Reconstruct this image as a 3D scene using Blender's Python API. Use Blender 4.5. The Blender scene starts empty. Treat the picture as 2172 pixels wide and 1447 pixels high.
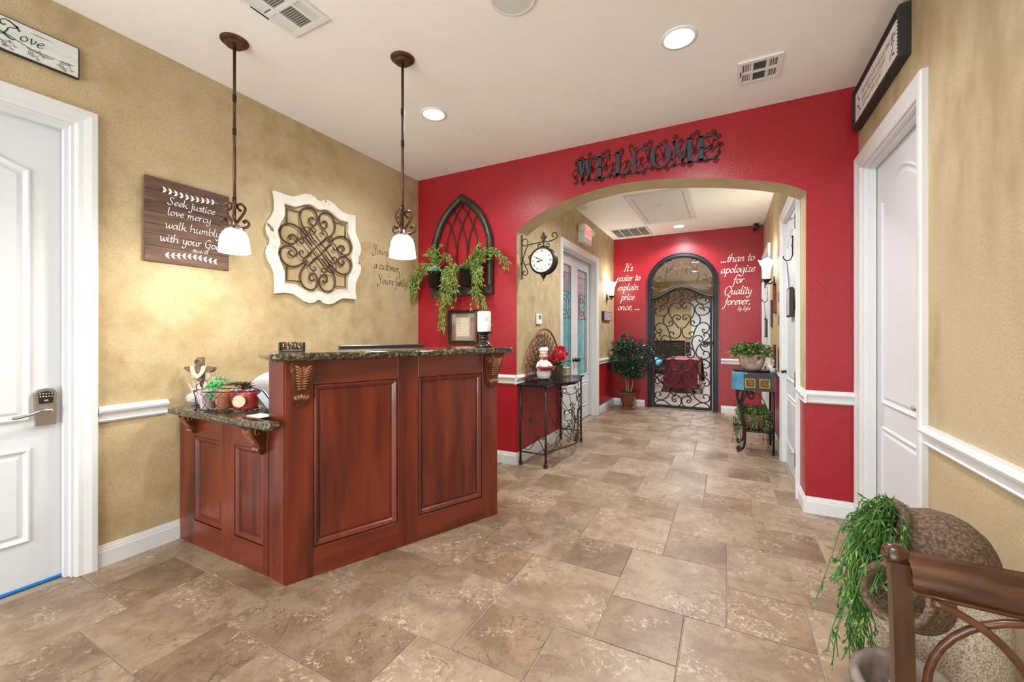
import bpy, math, random
from mathutils import Vector, Matrix
random.seed(7)
SC = bpy.context.scene
COL = SC.collection
PI = math.pi
# ---------------------------------------------------------------- camera, light, exposure
F_PX = 880.0
YAW = math.atan2(457.0, F_PX)
cam_d = bpy.data.cameras.new('camera')
cam_d.sensor_width = 36.0
cam_d.lens = F_PX / 2172.0 * 36.0
cam_d.shift_y = -15.5 / 2172.0
cam_d.clip_start = 0.02
cam = bpy.data.objects.new('camera', cam_d)
COL.objects.link(cam)
cam.location = (0, 0, 1.31)
cam.rotation_euler = (PI / 2, 0, YAW)
SC.camera = cam
W = bpy.data.worlds.new('sky'); SC.world = W
W.use_nodes = True
W.node_tree.nodes['Background'].inputs[0].default_value = (0.75, 0.85, 1.0, 1)
W.node_tree.nodes['Background'].inputs[1].default_value = 1.0
VS = SC.view_settings
VS.view_transform = 'Standard'; VS.look = 'None'; VS.gamma = 1.0; VS.use_curve_mapping = False
VS.exposure = 0.77

def light(name, kind, loc, power, color=(1, 1, 1), rot=(0, 0, 0), size=0.1, size_y=None, spot=None, blend=1.0):
    d = bpy.data.lights.new(name, kind)
    d.energy = power; d.color = color
    if kind == 'AREA':
        d.size = size
        if size_y: d.shape = 'RECTANGLE'; d.size_y = size_y
        else: d.shape = 'DISK'
    elif kind == 'SPOT':
        d.shadow_soft_size = size; d.spot_size = spot; d.spot_blend = blend
    else:
        d.shadow_soft_size = size
    o = bpy.data.objects.new(name, d); COL.objects.link(o)
    o.location = loc; o.rotation_euler = rot
    return o
# daylight outside the front windows behind the camera: open sky, plus an added fill lamp tilted up to brighten the ceiling
light('window_daylight', 'AREA', (-1.5, -2.80, 1.35), 84, (0.90, 0.96, 1.0), (PI / 2, 0, 0), 2.9, 2.3)
light('ceiling_fill_light', 'AREA', (-1.5, -3.25, 0.35), 60, (0.92, 0.96, 1.0), (PI / 2 + math.radians(38), 0, 0), 2.8, 1.6)

# room constants (metres)
XL, XR, YR, YF, YB = -3.125, 0.815, 3.70, 7.70, -2.6
XHL, XHR, CZ, TW = -1.87, 0.51, 3.05, 0.25
BY0, BY1, BX0, BX1 = 7.90, 14.7, -3.0, 1.4
# ---------------------------------------------------------------- materials
MATS = {}
def nt(m): m.use_nodes = True; return m.node_tree
def M(name, c1, c2=None, scale=4.0, detail=5.0, rough=0.5, metal=0.0, spec=0.5, bump=0.0, bscale=60.0, stretch=(1, 1, 1),
      coat=0.0, pos=False, lo=0.35, hi=0.65, speck=None, sscale=80, slo=0.6, shi=0.7, trans=0.0, emit=0.0, alpha=1.0, rnd=0.0,
      c3=None, scale3=1.0, lo3=.45, hi3=.6, bdist=0.01, ecol=None, sheen=0.0, distort=0.0):
    m = bpy.data.materials.new(name); t = nt(m); N = t.nodes; L = t.links
    b = N['Principled BSDF']
    b.inputs['Roughness'].default_value = rough; b.inputs['Metallic'].default_value = metal
    b.inputs['Specular IOR Level'].default_value = spec
    b.inputs['Coat Weight'].default_value = coat; b.inputs['Coat Roughness'].default_value = 0.12
    b.inputs['Transmission Weight'].default_value = trans
    b.inputs['Alpha'].default_value = alpha
    b.inputs['Base Color'].default_value = (*c1, 1)
    if sheen: b.inputs['Sheen Weight'].default_value = sheen
    if emit:
        b.inputs['Emission Color'].default_value = (*(ecol or c1), 1); b.inputs['Emission Strength'].default_value = emit
    if pos:
        vec = N.new('ShaderNodeNewGeometry').outputs['Position']
    else:
        vec = N.new('ShaderNodeTexCoord').outputs['Object']
    mp = N.new('ShaderNodeMapping'); L.new(vec, mp.inputs['Vector'])
    mp.inputs['Scale'].default_value = stretch
    v = mp.outputs['Vector']
    def noise(sc, det=4.0, dis=0.0):
        n = N.new('ShaderNodeTexNoise'); n.inputs['Scale'].default_value = sc; n.inputs['Detail'].default_value = det
        n.inputs['Distortion'].default_value = dis
        L.new(v, n.inputs['Vector']); return n.outputs['Fac']
    def ramp(fac, lo, hi):
        r = N.new('ShaderNodeMapRange'); r.inputs['From Min'].default_value = lo; r.inputs['From Max'].default_value = hi
        L.new(fac, r.inputs['Value']); return r.outputs['Result']
    def mix(fac, a, bb, mode='MIX'):
        x = N.new('ShaderNodeMix'); x.data_type = 'RGBA'; x.blend_type = mode
        if hasattr(fac, 'node'): L.new(fac, x.inputs[0])
        else: x.inputs[0].default_value = fac
        for s, q in ((6, a), (7, bb)):
            if hasattr(q, 'node'): L.new(q, x.inputs[s])
            else: x.inputs[s].default_value = (*q, 1)
        return x.outputs[2]
    col = None
    if c2 is not None:
        col = mix(ramp(noise(scale, detail, distort), lo, hi), c1, c2)
    if c3 is not None:
        col = mix(ramp(noise(scale3, 3.0), lo3, hi3), col if col else c1, c3)
    if speck is not None:
        col = mix(ramp(noise(sscale, 2.0), slo, shi), col if col else c1, speck)
    if rnd:
        oi = N.new('ShaderNodeObjectInfo')
        r = N.new('ShaderNodeMapRange'); L.new(oi.outputs['Random'], r.inputs['Value'])
        r.inputs['To Min'].default_value = 1 - rnd; r.inputs['To Max'].default_value = 1 + rnd
        g = N.new('ShaderNodeHueSaturation'); L.new(r.outputs['Result'], g.inputs['Value'])
        if col: L.new(col, g.inputs['Color'])
        else: g.inputs['Color'].default_value = (*c1, 1)
        col = g.outputs['Color']
    if col is not None: L.new(col, b.inputs['Base Color'])
    if bump:
        bn = N.new('ShaderNodeBump'); bn.inputs['Strength'].default_value = bump; bn.inputs['Distance'].default_value = bdist
        L.new(noise(bscale, 3.0), bn.inputs['Height']); L.new(bn.outputs['Normal'], b.inputs['Normal'])
    MATS[name] = m
    return m
def emat(name, col, s):
    m = bpy.data.materials.new(name); t = nt(m); t.nodes.clear()
    o = t.nodes.new('ShaderNodeOutputMaterial'); e = t.nodes.new('ShaderNodeEmission')
    e.inputs[0].default_value = (*col, 1); e.inputs[1].default_value = s
    t.links.new(e.outputs[0], o.inputs[0]); MATS[name] = m; return m

M('gold', (.575, .462, .275), (.345, .245, .105), scale=7.5, detail=10, rough=.62, bump=.16, bscale=130, bdist=.004, pos=True, lo=.30, hi=.80, speck=(.36, .258, .125), sscale=300, slo=.44, shi=.72, c3=(.60, .48, .285), scale3=1.1, lo3=.5, hi3=.7)
M('gold_streak', (.50, .405, .26), (.345, .25, .122), scale=5.5, detail=9, rough=.62, bump=.16, bscale=100, bdist=.004, pos=True, lo=.38, hi=.66, speck=(.35, .255, .13), sscale=240, slo=.44, shi=.72, stretch=(1.4, 1.4, .6), c3=(.54, .43, .265), scale3=1.0)
M('red', (.345, .007, .016), (.31, .006, .013), scale=2, rough=.36, spec=.55, bump=.28, bscale=75, bdist=.006, pos=True)
M('ceiling_paint', (.88, .865, .81), (.86, .845, .79), scale=3, rough=.7, bump=.12, bscale=110, bdist=.004, pos=True)
M('white_trim', (.70, .705, .705), rough=.32, spec=.5)
M('white_door', (.66, .675, .69), rough=.38, bump=.04, bscale=160, bdist=.002)
def travertine(name, base, dark, pale, rnd):
    m = bpy.data.materials.new(name); t = nt(m); N = t.nodes; L = t.links; b = N['Principled BSDF']
    pos = N.new('ShaderNodeNewGeometry').outputs['Position']; oi = N.new('ShaderNodeObjectInfo')
    mu = N.new('ShaderNodeVectorMath'); mu.operation = 'SCALE'; mu.inputs[3].default_value = 9.0
    cb = N.new('ShaderNodeCombineXYZ'); L.new(oi.outputs['Random'], cb.inputs[0]); L.new(oi.outputs['Random'], cb.inputs[2]); L.new(cb.outputs[0], mu.inputs[0])
    ad = N.new('ShaderNodeVectorMath'); L.new(pos, ad.inputs[0]); L.new(mu.outputs[0], ad.inputs[1]); v = ad.outputs[0]
    def noise(sc, det, rg, dis=0.0):
        n = N.new('ShaderNodeTexNoise'); n.inputs['Scale'].default_value = sc; n.inputs['Detail'].default_value = det; n.inputs['Roughness'].default_value = rg; n.inputs['Distortion'].default_value = dis
        L.new(v, n.inputs['Vector']); return n.outputs['Fac']
    def rmp(f, lo, hi):
        r = N.new('ShaderNodeMapRange'); r.interpolation_type = 'SMOOTHSTEP'; r.inputs['From Min'].default_value = lo; r.inputs['From Max'].default_value = hi; L.new(f, r.inputs['Value']); return r.outputs[0]
    def mix(f, a, c):
        x = N.new('ShaderNodeMix'); x.data_type = 'RGBA'; L.new(f, x.inputs[0])
        for s, q in ((6, a), (7, c)):
            if hasattr(q, 'node'): L.new(q, x.inputs[s])
            else: x.inputs[s].default_value = (*q, 1)
        return x.outputs[2]
    def mul(a, c):
        x = N.new('ShaderNodeMath'); x.operation = 'MULTIPLY'; L.new(a, x.inputs[0]); L.new(c, x.inputs[1]); return x.outputs[0]
    cloud = rmp(noise(3.4, 9, .72, .5), .38, .64)
    c = mix(cloud, base, dark)
    c = mix(rmp(noise(16, 7, .75, .6), .48, .74), c, tuple(q * .8 for q in dark))
    # creamy chips and veins gathered in drifts
    drift = rmp(noise(4.2, 3, .55, .5), .50, .62)
    chips = mul(drift, rmp(noise(42, 7, .75, .6), .52, .60))
    c = mix(chips, c, pale)
    vein = N.new('ShaderNodeTexNoise'); vein.inputs['Scale'].default_value = 7; vein.inputs['Detail'].default_value = 7; vein.inputs['Distortion'].default_value = 1.6; L.new(v, vein.inputs['Vector'])
    ab = N.new('ShaderNodeMath'); ab.operation = 'SUBTRACT'; L.new(vein.outputs['Fac'], ab.inputs[0]); ab.inputs[1].default_value = .5
    a2 = N.new('ShaderNodeMath'); a2.operation = 'ABSOLUTE'; L.new(ab.outputs[0], a2.inputs[0])
    c = mix(mul(rmp(a2.outputs[0], .016, .003), rmp(noise(3.1, 2, .5), .45, .6)), c, tuple(q * .72 for q in dark))
    c = mix(rmp(noise(150, 3, .6), .60, .74), c, tuple(q * .6 for q in dark))
    hs = N.new('ShaderNodeHueSaturation'); r = N.new('ShaderNodeMapRange'); L.new(oi.outputs['Random'], r.inputs['Value']); r.inputs['To Min'].default_value = 1 - rnd; r.inputs['To Max'].default_value = 1 + rnd
    L.new(r.outputs[0], hs.inputs['Value']); L.new(c, hs.inputs['Color']); L.new(hs.outputs[0], b.inputs['Base Color'])
    b.inputs['Roughness'].default_value = .36
    bp = N.new('ShaderNodeBump'); bp.inputs['Strength'].default_value = .22; bp.inputs['Distance'].default_value = .004; L.new(noise(26, 6, .7, .6), bp.inputs['Height']); L.new(bp.outputs[0], b.inputs['Normal'])
    MATS[name] = m
travertine('tile_large', (.36, .265, .178), (.232, .154, .100), (.53, .43, .315), .09)
travertine('tile_small', (.28, .19, .118), (.176, .111, .069), (.48, .375, .27), .12)
M('grout', (.33, .27, .215), rough=.9, pos=True)
M('plank_floor', (.42, .33, .29), (.30, .23, .20), scale=3, rough=.3, stretch=(.6, 6, 1), pos=True)
M('cherry', (.170, .027, .010), (.085, .012, .006), scale=2.6, detail=6, rough=.30, coat=.2, stretch=(5, 5, .55), lo=.40, hi=.66, c3=(.065, .012, .007), scale3=2.2, lo3=.52, hi3=.72, spec=.4)
M('cherry_rail', (.170, .027, .010), (.100, .015, .007), scale=2.6, detail=6, rough=.30, coat=.2, stretch=(.6, .6, 6), lo=.40, hi=.66, spec=.5)
M('corbel_wood', (.115, .032, .012), (.06, .016, .007), scale=18, rough=.34, coat=.2)
M('corbel_carving', (.33, .125, .05), (.20, .065, .026), scale=40, rough=.36, coat=.2)
M('granite', (.045, .036, .022), (.21, .155, .075), scale=70, detail=3, rough=.10, lo=.50, hi=.62, speck=(.015, .014, .012), sscale=45, slo=.52, shi=.60, coat=.3)
M('iron', (.018, .016, .016), (.032, .027, .025), scale=30, rough=.42, metal=.6, spec=.5)
M('iron_rust', (.035, .024, .019), (.07, .04, .028), scale=25, rough=.5, metal=.55)
M('bronze', (.085, .042, .026), (.15, .075, .048), scale=14, rough=.36, metal=.7)
M('dark_bronze', (.035, .025, .018), (.07, .05, .03), scale=10, rough=.38, metal=.6)
M('sign_blue', (.045, .058, .078), (.035, .045, .06), scale=8, rough=.45, metal=.2)
M('brass_dark', (.13, .075, .02), (.07, .04, .012), scale=60, rough=.4, metal=.6)
M('blue_black', (.018, .022, .028), (.012, .013, .017), scale=8, rough=.35, metal=.4)
M('sign_wood', (.150, .080, .055), (.080, .042, .030), scale=5, detail=7, rough=.7, stretch=(1.2, 3, 9), lo=.35, hi=.65, rnd=.22, bump=.2, bscale=40, bdist=.002)
M('sign_white', (.72, .74, .71), (.60, .63, .60), scale=4, rough=.7, stretch=(.7, 1, 7), speck=(.17, .12, .10), sscale=7, slo=.66, shi=.70)
M('black_edge', (.02, .018, .017), rough=.5)
M('paint_white', (.82, .80, .77), rough=.6)
M('letter_white', (.86, .85, .82), rough=.55)
M('ink', (.030, .025, .020), rough=.6)
M('ink_brown', (.10, .075, .045), rough=.7)
M('ink_grey', (.16, .16, .14), rough=.7)
M('distressed_white', (.80, .77, .69), (.70, .66, .57), scale=7, rough=.6, speck=(.16, .14, .10), sscale=13, slo=.70, shi=.73)
M('art_iron', (.075, .040, .028), rough=.5, metal=.4)
M('gothic', (.026, .021, .014), (.060, .046, .026), scale=7, rough=.36, metal=.25)
M('pot_black', (.020, .016, .012), rough=.34, metal=.3)
M('leaf_trail', (.15, .27, .03), (.27, .38, .08), scale=18, rough=.5)
M('leaf_trail_red', (.25, .17, .06), (.16, .20, .04), scale=12, rough=.5)
M('leaf_deep', (.030, .105, .014), (.085, .21, .03), scale=15, rough=.42)
M('leaf_ficus', (.012, .050, .026), (.045, .115, .065), scale=20, rough=.34)
M('leaf_ivy', (.055, .15, .022), (.19, .29, .075), scale=22, rough=.42)
M('leaf_pale', (.22, .40, .24), (.42, .56, .38), scale=30, rough=.55)
M('leaf_mint', (.06, .32, .10), (.20, .50, .22), scale=30, rough=.5)
M('leaf_dark_succulent', (.055, .022, .022), (.10, .07, .03), scale=14, rough=.45)
M('leaf_grey_succulent', (.20, .25, .12), (.30, .33, .2), scale=14, rough=.5)
M('stem', (.10, .075, .03), rough=.7)
M('bark', (.33, .22, .12), (.2, .13, .07), scale=14, rough=.8, stretch=(1, 1, .3), bump=.3)
M('candle', (.80, .77, .66), rough=.5)
M('gloss_black', (.012, .012, .013), rough=.14, coat=.4)
M('black_plastic', (.014, .014, .015), rough=.35)
M('paper', (.66, .58, .43), (.60, .51, .36), scale=9, rough=.8)
M('brick_print_red', (.23, .10, .09), (.32, .18, .15), scale=12, rough=.7, rnd=.25)
M('brick_print_grey', (.40, .35, .29), (.30, .25, .21), scale=12, rough=.7, rnd=.2)
M('clock_face', (.72, .72, .64), rough=.4)
M('silver', (.55, .53, .51), rough=.22, metal=1.0)
M('nickel', (.60, .58, .56), rough=.3, metal=1.0)
M('vent_white', (.76, .75, .72), rough=.45)
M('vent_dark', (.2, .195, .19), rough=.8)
M('speaker_mesh', (.62, .62, .61), rough=.7, bump=.2, bscale=300, bdist=.001)
M('hatch_white', (.68, .665, .63), rough=.6)
M('plastic_white', (.80, .80, .78), rough=.35)
M('lamp_clear', (.78, .77, .70), rough=.15, spec=.7)
M('screen_blue', (.12, .22, .30), rough=.2)
M('glass_cyan', (.14, .42, .52), (.24, .58, .64), scale=9, rough=.10, spec=.8, trans=.25, bump=.2, bscale=30)
M('glass_teal', (.22, .46, .46), (.34, .60, .58), scale=7, rough=.10, spec=.8, trans=.25, bump=.15, bscale=30)
M('glass_mauve', (.40, .28, .33), (.52, .42, .46), scale=5, rough=.06, spec=.8, trans=.2)
M('glass_pale', (.58, .64, .66), (.48, .56, .58), scale=7, rough=.06, spec=.8, trans=.3)
M('lead', (.10, .10, .10), rough=.45, metal=.7)
M('glass_clear', (.95, .96, .96), rough=.02, trans=1.0, spec=.5)
M('urn', (.075, .044, .030), (.215, .135, .08), scale=120, detail=4, rough=.8, bump=.35, bscale=90, bdist=.004, lo=.40, hi=.66)
M('urn_grey', (.13, .095, .075), (.24, .19, .16), scale=20, detail=5, rough=.75, bump=.3, bscale=80, bdist=.004)
M('speckle_stone', (.58, .50, .39), (.27, .21, .14), scale=190, detail=3, rough=.85, bump=.3, bscale=100, bdist=.003, lo=.42, hi=.62)
M('pebble', (.50, .47, .42), (.3, .28, .25), scale=6, rough=.7, rnd=.2)
M('soil', (.03, .024, .018), rough=1.0)
M('chair_wood', (.105, .036, .010), (.030, .010, .004), scale=3.0, detail=6, rough=.30, spec=.4, coat=.12, stretch=(1.5, 22, 22), lo=.32, hi=.68)
M('chair_wood_v', (.075, .025, .008), (.028, .010, .004), scale=3.0, detail=6, rough=.30, spec=.4, coat=.12, stretch=(22, 22, 1.5), lo=.32, hi=.68)
M('seat_fabric', (.45, .36, .25), (.36, .28, .18), scale=40, rough=.9)
M('blue_sweep', (.004, .17, .50), rough=.5)
M('wicker', (.10, .055, .030), (.22, .13, .075), scale=30, rough=.7)
M('terracotta', (.42, .17, .09), (.34, .12, .06), scale=9, rough=.6)
M('pink_ceramic', (.55, .42, .42), rough=.3)
M('red_ceramic', (.30, .015, .025), (.40, .05, .05), scale=14, rough=.25, coat=.4)
M('tan_print', (.52, .39, .20), (.62, .5, .3), scale=9, rough=.5)
M('rose_pot', (.47, .30, .25), (.60, .48, .42), scale=6, rough=.3, coat=.3)
M('cream', (.72, .64, .48), rough=.5)
M('rock_white', (.62, .60, .56), (.40, .38, .35), scale=9, rough=.8, bump=.3, bscale=20)
M('driftwood', (.22, .155, .095), (.13, .09, .055), scale=9, rough=.8, stretch=(1, 1, .4))
M('cloth_cream', (.62, .57, .46), rough=.9)
M('chef_white', (.80, .79, .77), rough=.4)
M('skin_paint', (.72, .46, .28), rough=.45)
M('moustache', (.10, .06, .035), rough=.6)
M('red_scarf', (.50, .012, .03), rough=.5)
M('red_bowl', (.30, .010, .022), (.44, .05, .06), scale=30, rough=.35)
M('red_petal', (.42, .006, .015), (.62, .035, .05), scale=22, rough=.5)
M('vase_brown', (.045, .036, .020), rough=.3)
M('felt_green', (.06, .22, .09), rough=.8)
M('rust_red', (.22, .045, .03), rough=.45, metal=.3)
M('screen_brown', (.12, .055, .03), (.20, .09, .05), scale=20, rough=.5, metal=.3)
M('brass_tile', (.42, .27, .07), (.22, .13, .035), scale=60, rough=.35, metal=.8)
M('dark_wood', (.022, .015, .012), (.035, .022, .016), scale=6, rough=.25, coat=.4)
M('ficus_pot', (.16, .040, .018), (.10, .024, .012), scale=8, rough=.3, coat=.3)
M('gold_line', (.50, .33, .14), rough=.4)
M('blue_fabric', (.04, .16, .27), (.08, .26, .38), scale=8, rough=.6)
M('burgundy', (.20, .008, .020), (.15, .006, .015), scale=5, rough=.7, sheen=.3)
M('cyan_bag', (.08, .42, .72), (.2, .6, .85), scale=6, rough=.4)
M('black_steel', (.02, .02, .022), rough=.35, metal=.6)
M('exit_red', (.60, .05, .05), rough=.5, emit=.5, ecol=(1, .15, .12))
M('exit_face', (.78, .52, .50), rough=.4, emit=.25, ecol=(1, .55, .5))
M('grey_print', (.44, .40, .46), (.34, .30, .36), scale=6, rough=.6)
emat('lamp_white', (1.0, .97, .92), 9.0)
emat('can_white', (1.0, .98, .95), 22.0)
emat('sconce_white', (1.0, .95, .86), 7.0)
# ---------------------------------------------------------------- mesh building
class MB:
    def __init__(s): s.v = []; s.f = []; s.mi = []; s.sm = []; s.smooth = False; s.T = None; s.m = 0
    def add(s, vs, fs, smooth=None):
        o = len(s.v)
        for q in vs:
            q = Vector(q)
            s.v.append(s.T @ q if s.T else q)
        for f in fs:
            s.f.append([i + o for i in f]); s.mi.append(s.m); s.sm.append(s.smooth if smooth is None else smooth)
        return s
    def box(s, x0, x1, y0, y1, z0, z1, bev=0.0):
        if x0 > x1: x0, x1 = x1, x0
        if y0 > y1: y0, y1 = y1, y0
        if z0 > z1: z0, z1 = z1, z0
        if bev <= 0:
            return s.add([(x0, y0, z0), (x1, y0, z0), (x1, y1, z0), (x0, y1, z0), (x0, y0, z1), (x1, y0, z1), (x1, y1, z1), (x0, y1, z1)],
                  [(0, 3, 2, 1), (4, 5, 6, 7), (0, 1, 5, 4), (1, 2, 6, 5), (2, 3, 7, 6), (3, 0, 4, 7)], False)
        b = min(bev, (x1 - x0) / 2.01, (y1 - y0) / 2.01, (z1 - z0) / 2.01)
        vs = []; idx = {}
        X, Y, Z = (x0, x1), (y0, y1), (z0, z1)
        for i in (0, 1):
            for j in (0, 1):
                for k in (0, 1):
                    sx, sy, sz = (1, -1)[i], (1, -1)[j], (1, -1)[k]
                    idx[i, j, k, 0] = len(vs); vs.append((X[i], Y[j] + sy * b, Z[k] + sz * b))
                    idx[i, j, k, 1] = len(vs); vs.append((X[i] + sx * b, Y[j], Z[k] + sz * b))
                    idx[i, j, k, 2] = len(vs); vs.append((X[i] + sx * b, Y[j] + sy * b, Z[k]))
        fs = []
        for i in (0, 1):
            q = [idx[i, 0, 0, 0], idx[i, 1, 0, 0], idx[i, 1, 1, 0], idx[i, 0, 1, 0]]; fs.append(q if i else q[::-1])
            q = [idx[0, i, 0, 1], idx[1, i, 0, 1], idx[1, i, 1, 1], idx[0, i, 1, 1]]; fs.append(q[::-1] if i else q)
            q = [idx[0, 0, i, 2], idx[1, 0, i, 2], idx[1, 1, i, 2], idx[0, 1, i, 2]]; fs.append(q if i else q[::-1])
        for j in (0, 1):
            for k in (0, 1):
                q = [idx[0, j, k, 1], idx[1, j, k, 1], idx[1, j, k, 2], idx[0, j, k, 2]]; fs.append(q if j != k else q[::-1])
        for i in (0, 1):
            for k in (0, 1):
                q = [idx[i, 0, k, 0], idx[i, 1, k, 0], idx[i, 1, k, 2], idx[i, 0, k, 2]]; fs.append(q if i == k else q[::-1])
        for i in (0, 1):
            for j in (0, 1):
                q = [idx[i, j, 0, 0], idx[i, j, 1, 0], idx[i, j, 1, 1], idx[i, j, 0, 1]]; fs.append(q if i != j else q[::-1])
        for i in (0, 1):
            for j in (0, 1):
                for k in (0, 1):
                    q = [idx[i, j, k, 0], idx[i, j, k, 1], idx[i, j, k, 2]]; fs.append(q[::-1] if (i + j + k) % 2 == 0 else q)
        return s.add(vs, fs, False)
    def prism_xz(s, poly, y0, y1):      # polygon in the wall plane, extruded along y
        n = len(poly)
        vs = [(x, y0, z) for x, z in poly] + [(x, y1, z) for x, z in poly]
        fs = [tuple(range(n)), tuple(range(2 * n - 1, n - 1, -1))] + [((i + 1) % n, i, n + i, n + (i + 1) % n) for i in range(n)]
        return s.add(vs, fs, False)
    def prism_xy(s, poly, z0, z1):
        n = len(poly)
        vs = [(x, y, z0) for x, y in poly] + [(x, y, z1) for x, y in poly]
        fs = [tuple(range(n - 1, -1, -1)), tuple(range(n, 2 * n))] + [(i, (i + 1) % n, n + (i + 1) % n, n + i) for i in range(n)]
        return s.add(vs, fs, False)
    def prism_yz(s, poly, x0, x1):
        n = len(poly)
        vs = [(x0, y, z) for y, z in poly] + [(x1, y, z) for y, z in poly]
        fs = [tuple(range(n - 1, -1, -1)), tuple(range(n, 2 * n))] + [(i, (i + 1) % n, n + (i + 1) % n, n + i) for i in range(n)]
        return s.add(vs, fs, False)
    def ring_xz(s, outer, inner, y0, y1):     # frame between two loops of equal length
        n = len(outer)
        vs = [(x, y0, z) for x, z in outer] + [(x, y0, z) for x, z in inner] + [(x, y1, z) for x, z in outer] + [(x, y1, z) for x, z in inner]
        fs = []
        for i in range(n):
            j = (i + 1) % n
            fs += [(i, j, n + j, n + i), (2 * n + j, 2 * n + i, 3 * n + i, 3 * n + j), (j, i, 2 * n + i, 2 * n + j), (n + i, n + j, 3 * n + j, 3 * n + i)]
        return s.add(vs, fs, False)
    def tube(s, pts, r, n=6, closed=False, cap=True, flat=1.0, smooth=True):
        pts = [Vector(q) for q in pts]
        k = len(pts)
        if k < 2: return s
        rs = r if isinstance(r, (list, tuple)) else [r] * k
        tang = []
        for i in range(k):
            a = pts[i - 1] if (i or closed) else pts[0]
            b = pts[(i + 1) % k] if (i < k - 1 or closed) else pts[-1]
            d = b - a
            tang.append(d.normalized() if d.length > 1e-9 else Vector((0, 0, 1)))
        up = Vector((0, 1, 0)) if abs(tang[0].y) < .9 else Vector((1, 0, 0))
        nn = (up - tang[0] * up.dot(tang[0])).normalized()
        vs = []
        for i in range(k):
            nn = nn - tang[i] * nn.dot(tang[i])
            nn = nn.normalized() if nn.length > 1e-6 else tang[i].orthogonal().normalized()
            bb = tang[i].cross(nn)
            for j in range(n):
                a = 2 * PI * j / n
                vs.append(pts[i] + nn * (math.cos(a) * rs[i] * flat) + bb * (math.sin(a) * rs[i]))
        fs = []
        for i in range(k if closed else k - 1):
            i2 = (i + 1) % k
            for j in range(n):
                j2 = (j + 1) % n
                fs.append((i * n + j, i * n + j2, i2 * n + j2, i2 * n + j))
        if cap and not closed:
            fs.append(tuple(range(n - 1, -1, -1))); fs.append(tuple((k - 1) * n + j for j in range(n)))
        return s.add(vs, fs, smooth)
    def lathe(s, prof, n=20, c=(0, 0, 0), smooth=True, ax=None):     # profile [(r, z)]
        vs = []; fs = []
        for r, z in prof:
            for j in range(n):
                a = 2 * PI * j / n
                vs.append((c[0] + r * math.cos(a), c[1] + r * math.sin(a), c[2] + z))
        m = len(prof)
        for i in range(m - 1):
            for j in range(n):
                j2 = (j + 1) % n
                fs.append((i * n + j, i * n + j2, (i + 1) * n + j2, (i + 1) * n + j))
        s.add(vs, fs, smooth)
        return s
    def disc(s, c, r, n=24, axis='z', flip=False):
        vs = []
        for j in range(n):
            a = 2 * PI * j / n
            u, w = r * math.cos(a), r * math.sin(a)
            vs.append({'z': (c[0] + u, c[1] + w, c[2]), 'y': (c[0] + u, c[1], c[2] + w), 'x': (c[0], c[1] + u, c[2] + w)}[axis])
        return s.add(vs, [tuple(range(n))[::-1] if flip else tuple(range(n))], False)
    def ball(s, c, r, n=10, m=7):
        rx, ry, rz = r if isinstance(r, (list, tuple)) else (r, r, r)
        vs = [(c[0], c[1], c[2] - rz)]; fs = []
        for i in range(1, m):
            t = -PI / 2 + PI * i / m
            for j in range(n):
                a = 2 * PI * j / n
                vs.append((c[0] + rx * math.cos(t) * math.cos(a), c[1] + ry * math.cos(t) * math.sin(a), c[2] + rz * math.sin(t)))
        vs.append((c[0], c[1], c[2] + rz)); top = len(vs) - 1
        for j in range(n): fs.append((0, 1 + (j + 1) % n, 1 + j)); fs.append((top, top - n + j, top - n + (j + 1) % n))
        for i in range(m - 2):
            for j in range(n):
                a = 1 + i * n + j; b = 1 + i * n + (j + 1) % n
                fs.append((a, b, b + n, a + n))
        return s.add(vs, fs, True)
    def sweep(s, path, prof, closed=False, smooth=False, cap=True):
        """path [(x,z)] in the wall plane; prof [(a,b)]: a to the left of the path, b out of the wall (towards -y)"""
        k = len(path); P = [Vector((x, z)) for x, z in path]; rows = []
        for i in range(k):
            d0 = (P[i] - P[i - 1]) if (i or closed) else (P[1] - P[0])
            d1 = (P[(i + 1) % k] - P[i]) if (i < k - 1 or closed) else (P[-1] - P[-2])
            d0.normalize(); d1.normalize()
            n0 = Vector((-d0.y, d0.x)); n1 = Vector((-d1.y, d1.x))
            mt = n0 + n1
            if mt.length < 1e-6: mt = n0.copy()
            mt.normalize(); sc = 1 / max(.35, mt.dot(n0))
            rows.append([(P[i].x + mt.x * a * sc, -b, P[i].y + mt.y * a * sc) for a, b in prof])
        n = len(prof); vs = [q for r in rows for q in r]; fs = []
        for i in range(k if closed else k - 1):
            i2 = (i + 1) % k
            for j in range(n):
                j2 = (j + 1) % n
                fs.append((i * n + j, i2 * n + j, i2 * n + j2, i * n + j2))
        if cap and not closed:
            fs.append(tuple(range(n))); fs.append(tuple((k - 1) * n + j for j in range(n - 1, -1, -1)))
        return s.add(vs, fs, smooth)
    def ribbon(s, strokes, w, wmin, y=-0.001, ox=0, oz=0, sc=1.0, shear=0.0, nib=40):
        na = math.radians(nib)
        for st in strokes:
            P = [Vector((ox + (x + shear * z) * sc, oz + z * sc)) for x, z in st]
            n = len(P)
            if n == 1: continue
            vs = []
            for i in range(n):
                d = (P[min(i + 1, n - 1)] - P[max(i - 1, 0)])
                if d.length < 1e-9: d = Vector((1, 0))
                d.normalize()
                ang = math.atan2(d.y, d.x)
                h = (wmin + (w - wmin) * abs(math.sin(ang - na))) * .5
                nn = Vector((-d.y, d.x)) * h
                vs.append((P[i].x + nn.x, y, P[i].y + nn.y)); vs.append((P[i].x - nn.x, y, P[i].y - nn.y))
            s.add(vs, [(2 * i + 1, 2 * i + 3, 2 * i + 2, 2 * i) for i in range(n - 1)], False)
        return s
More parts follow.
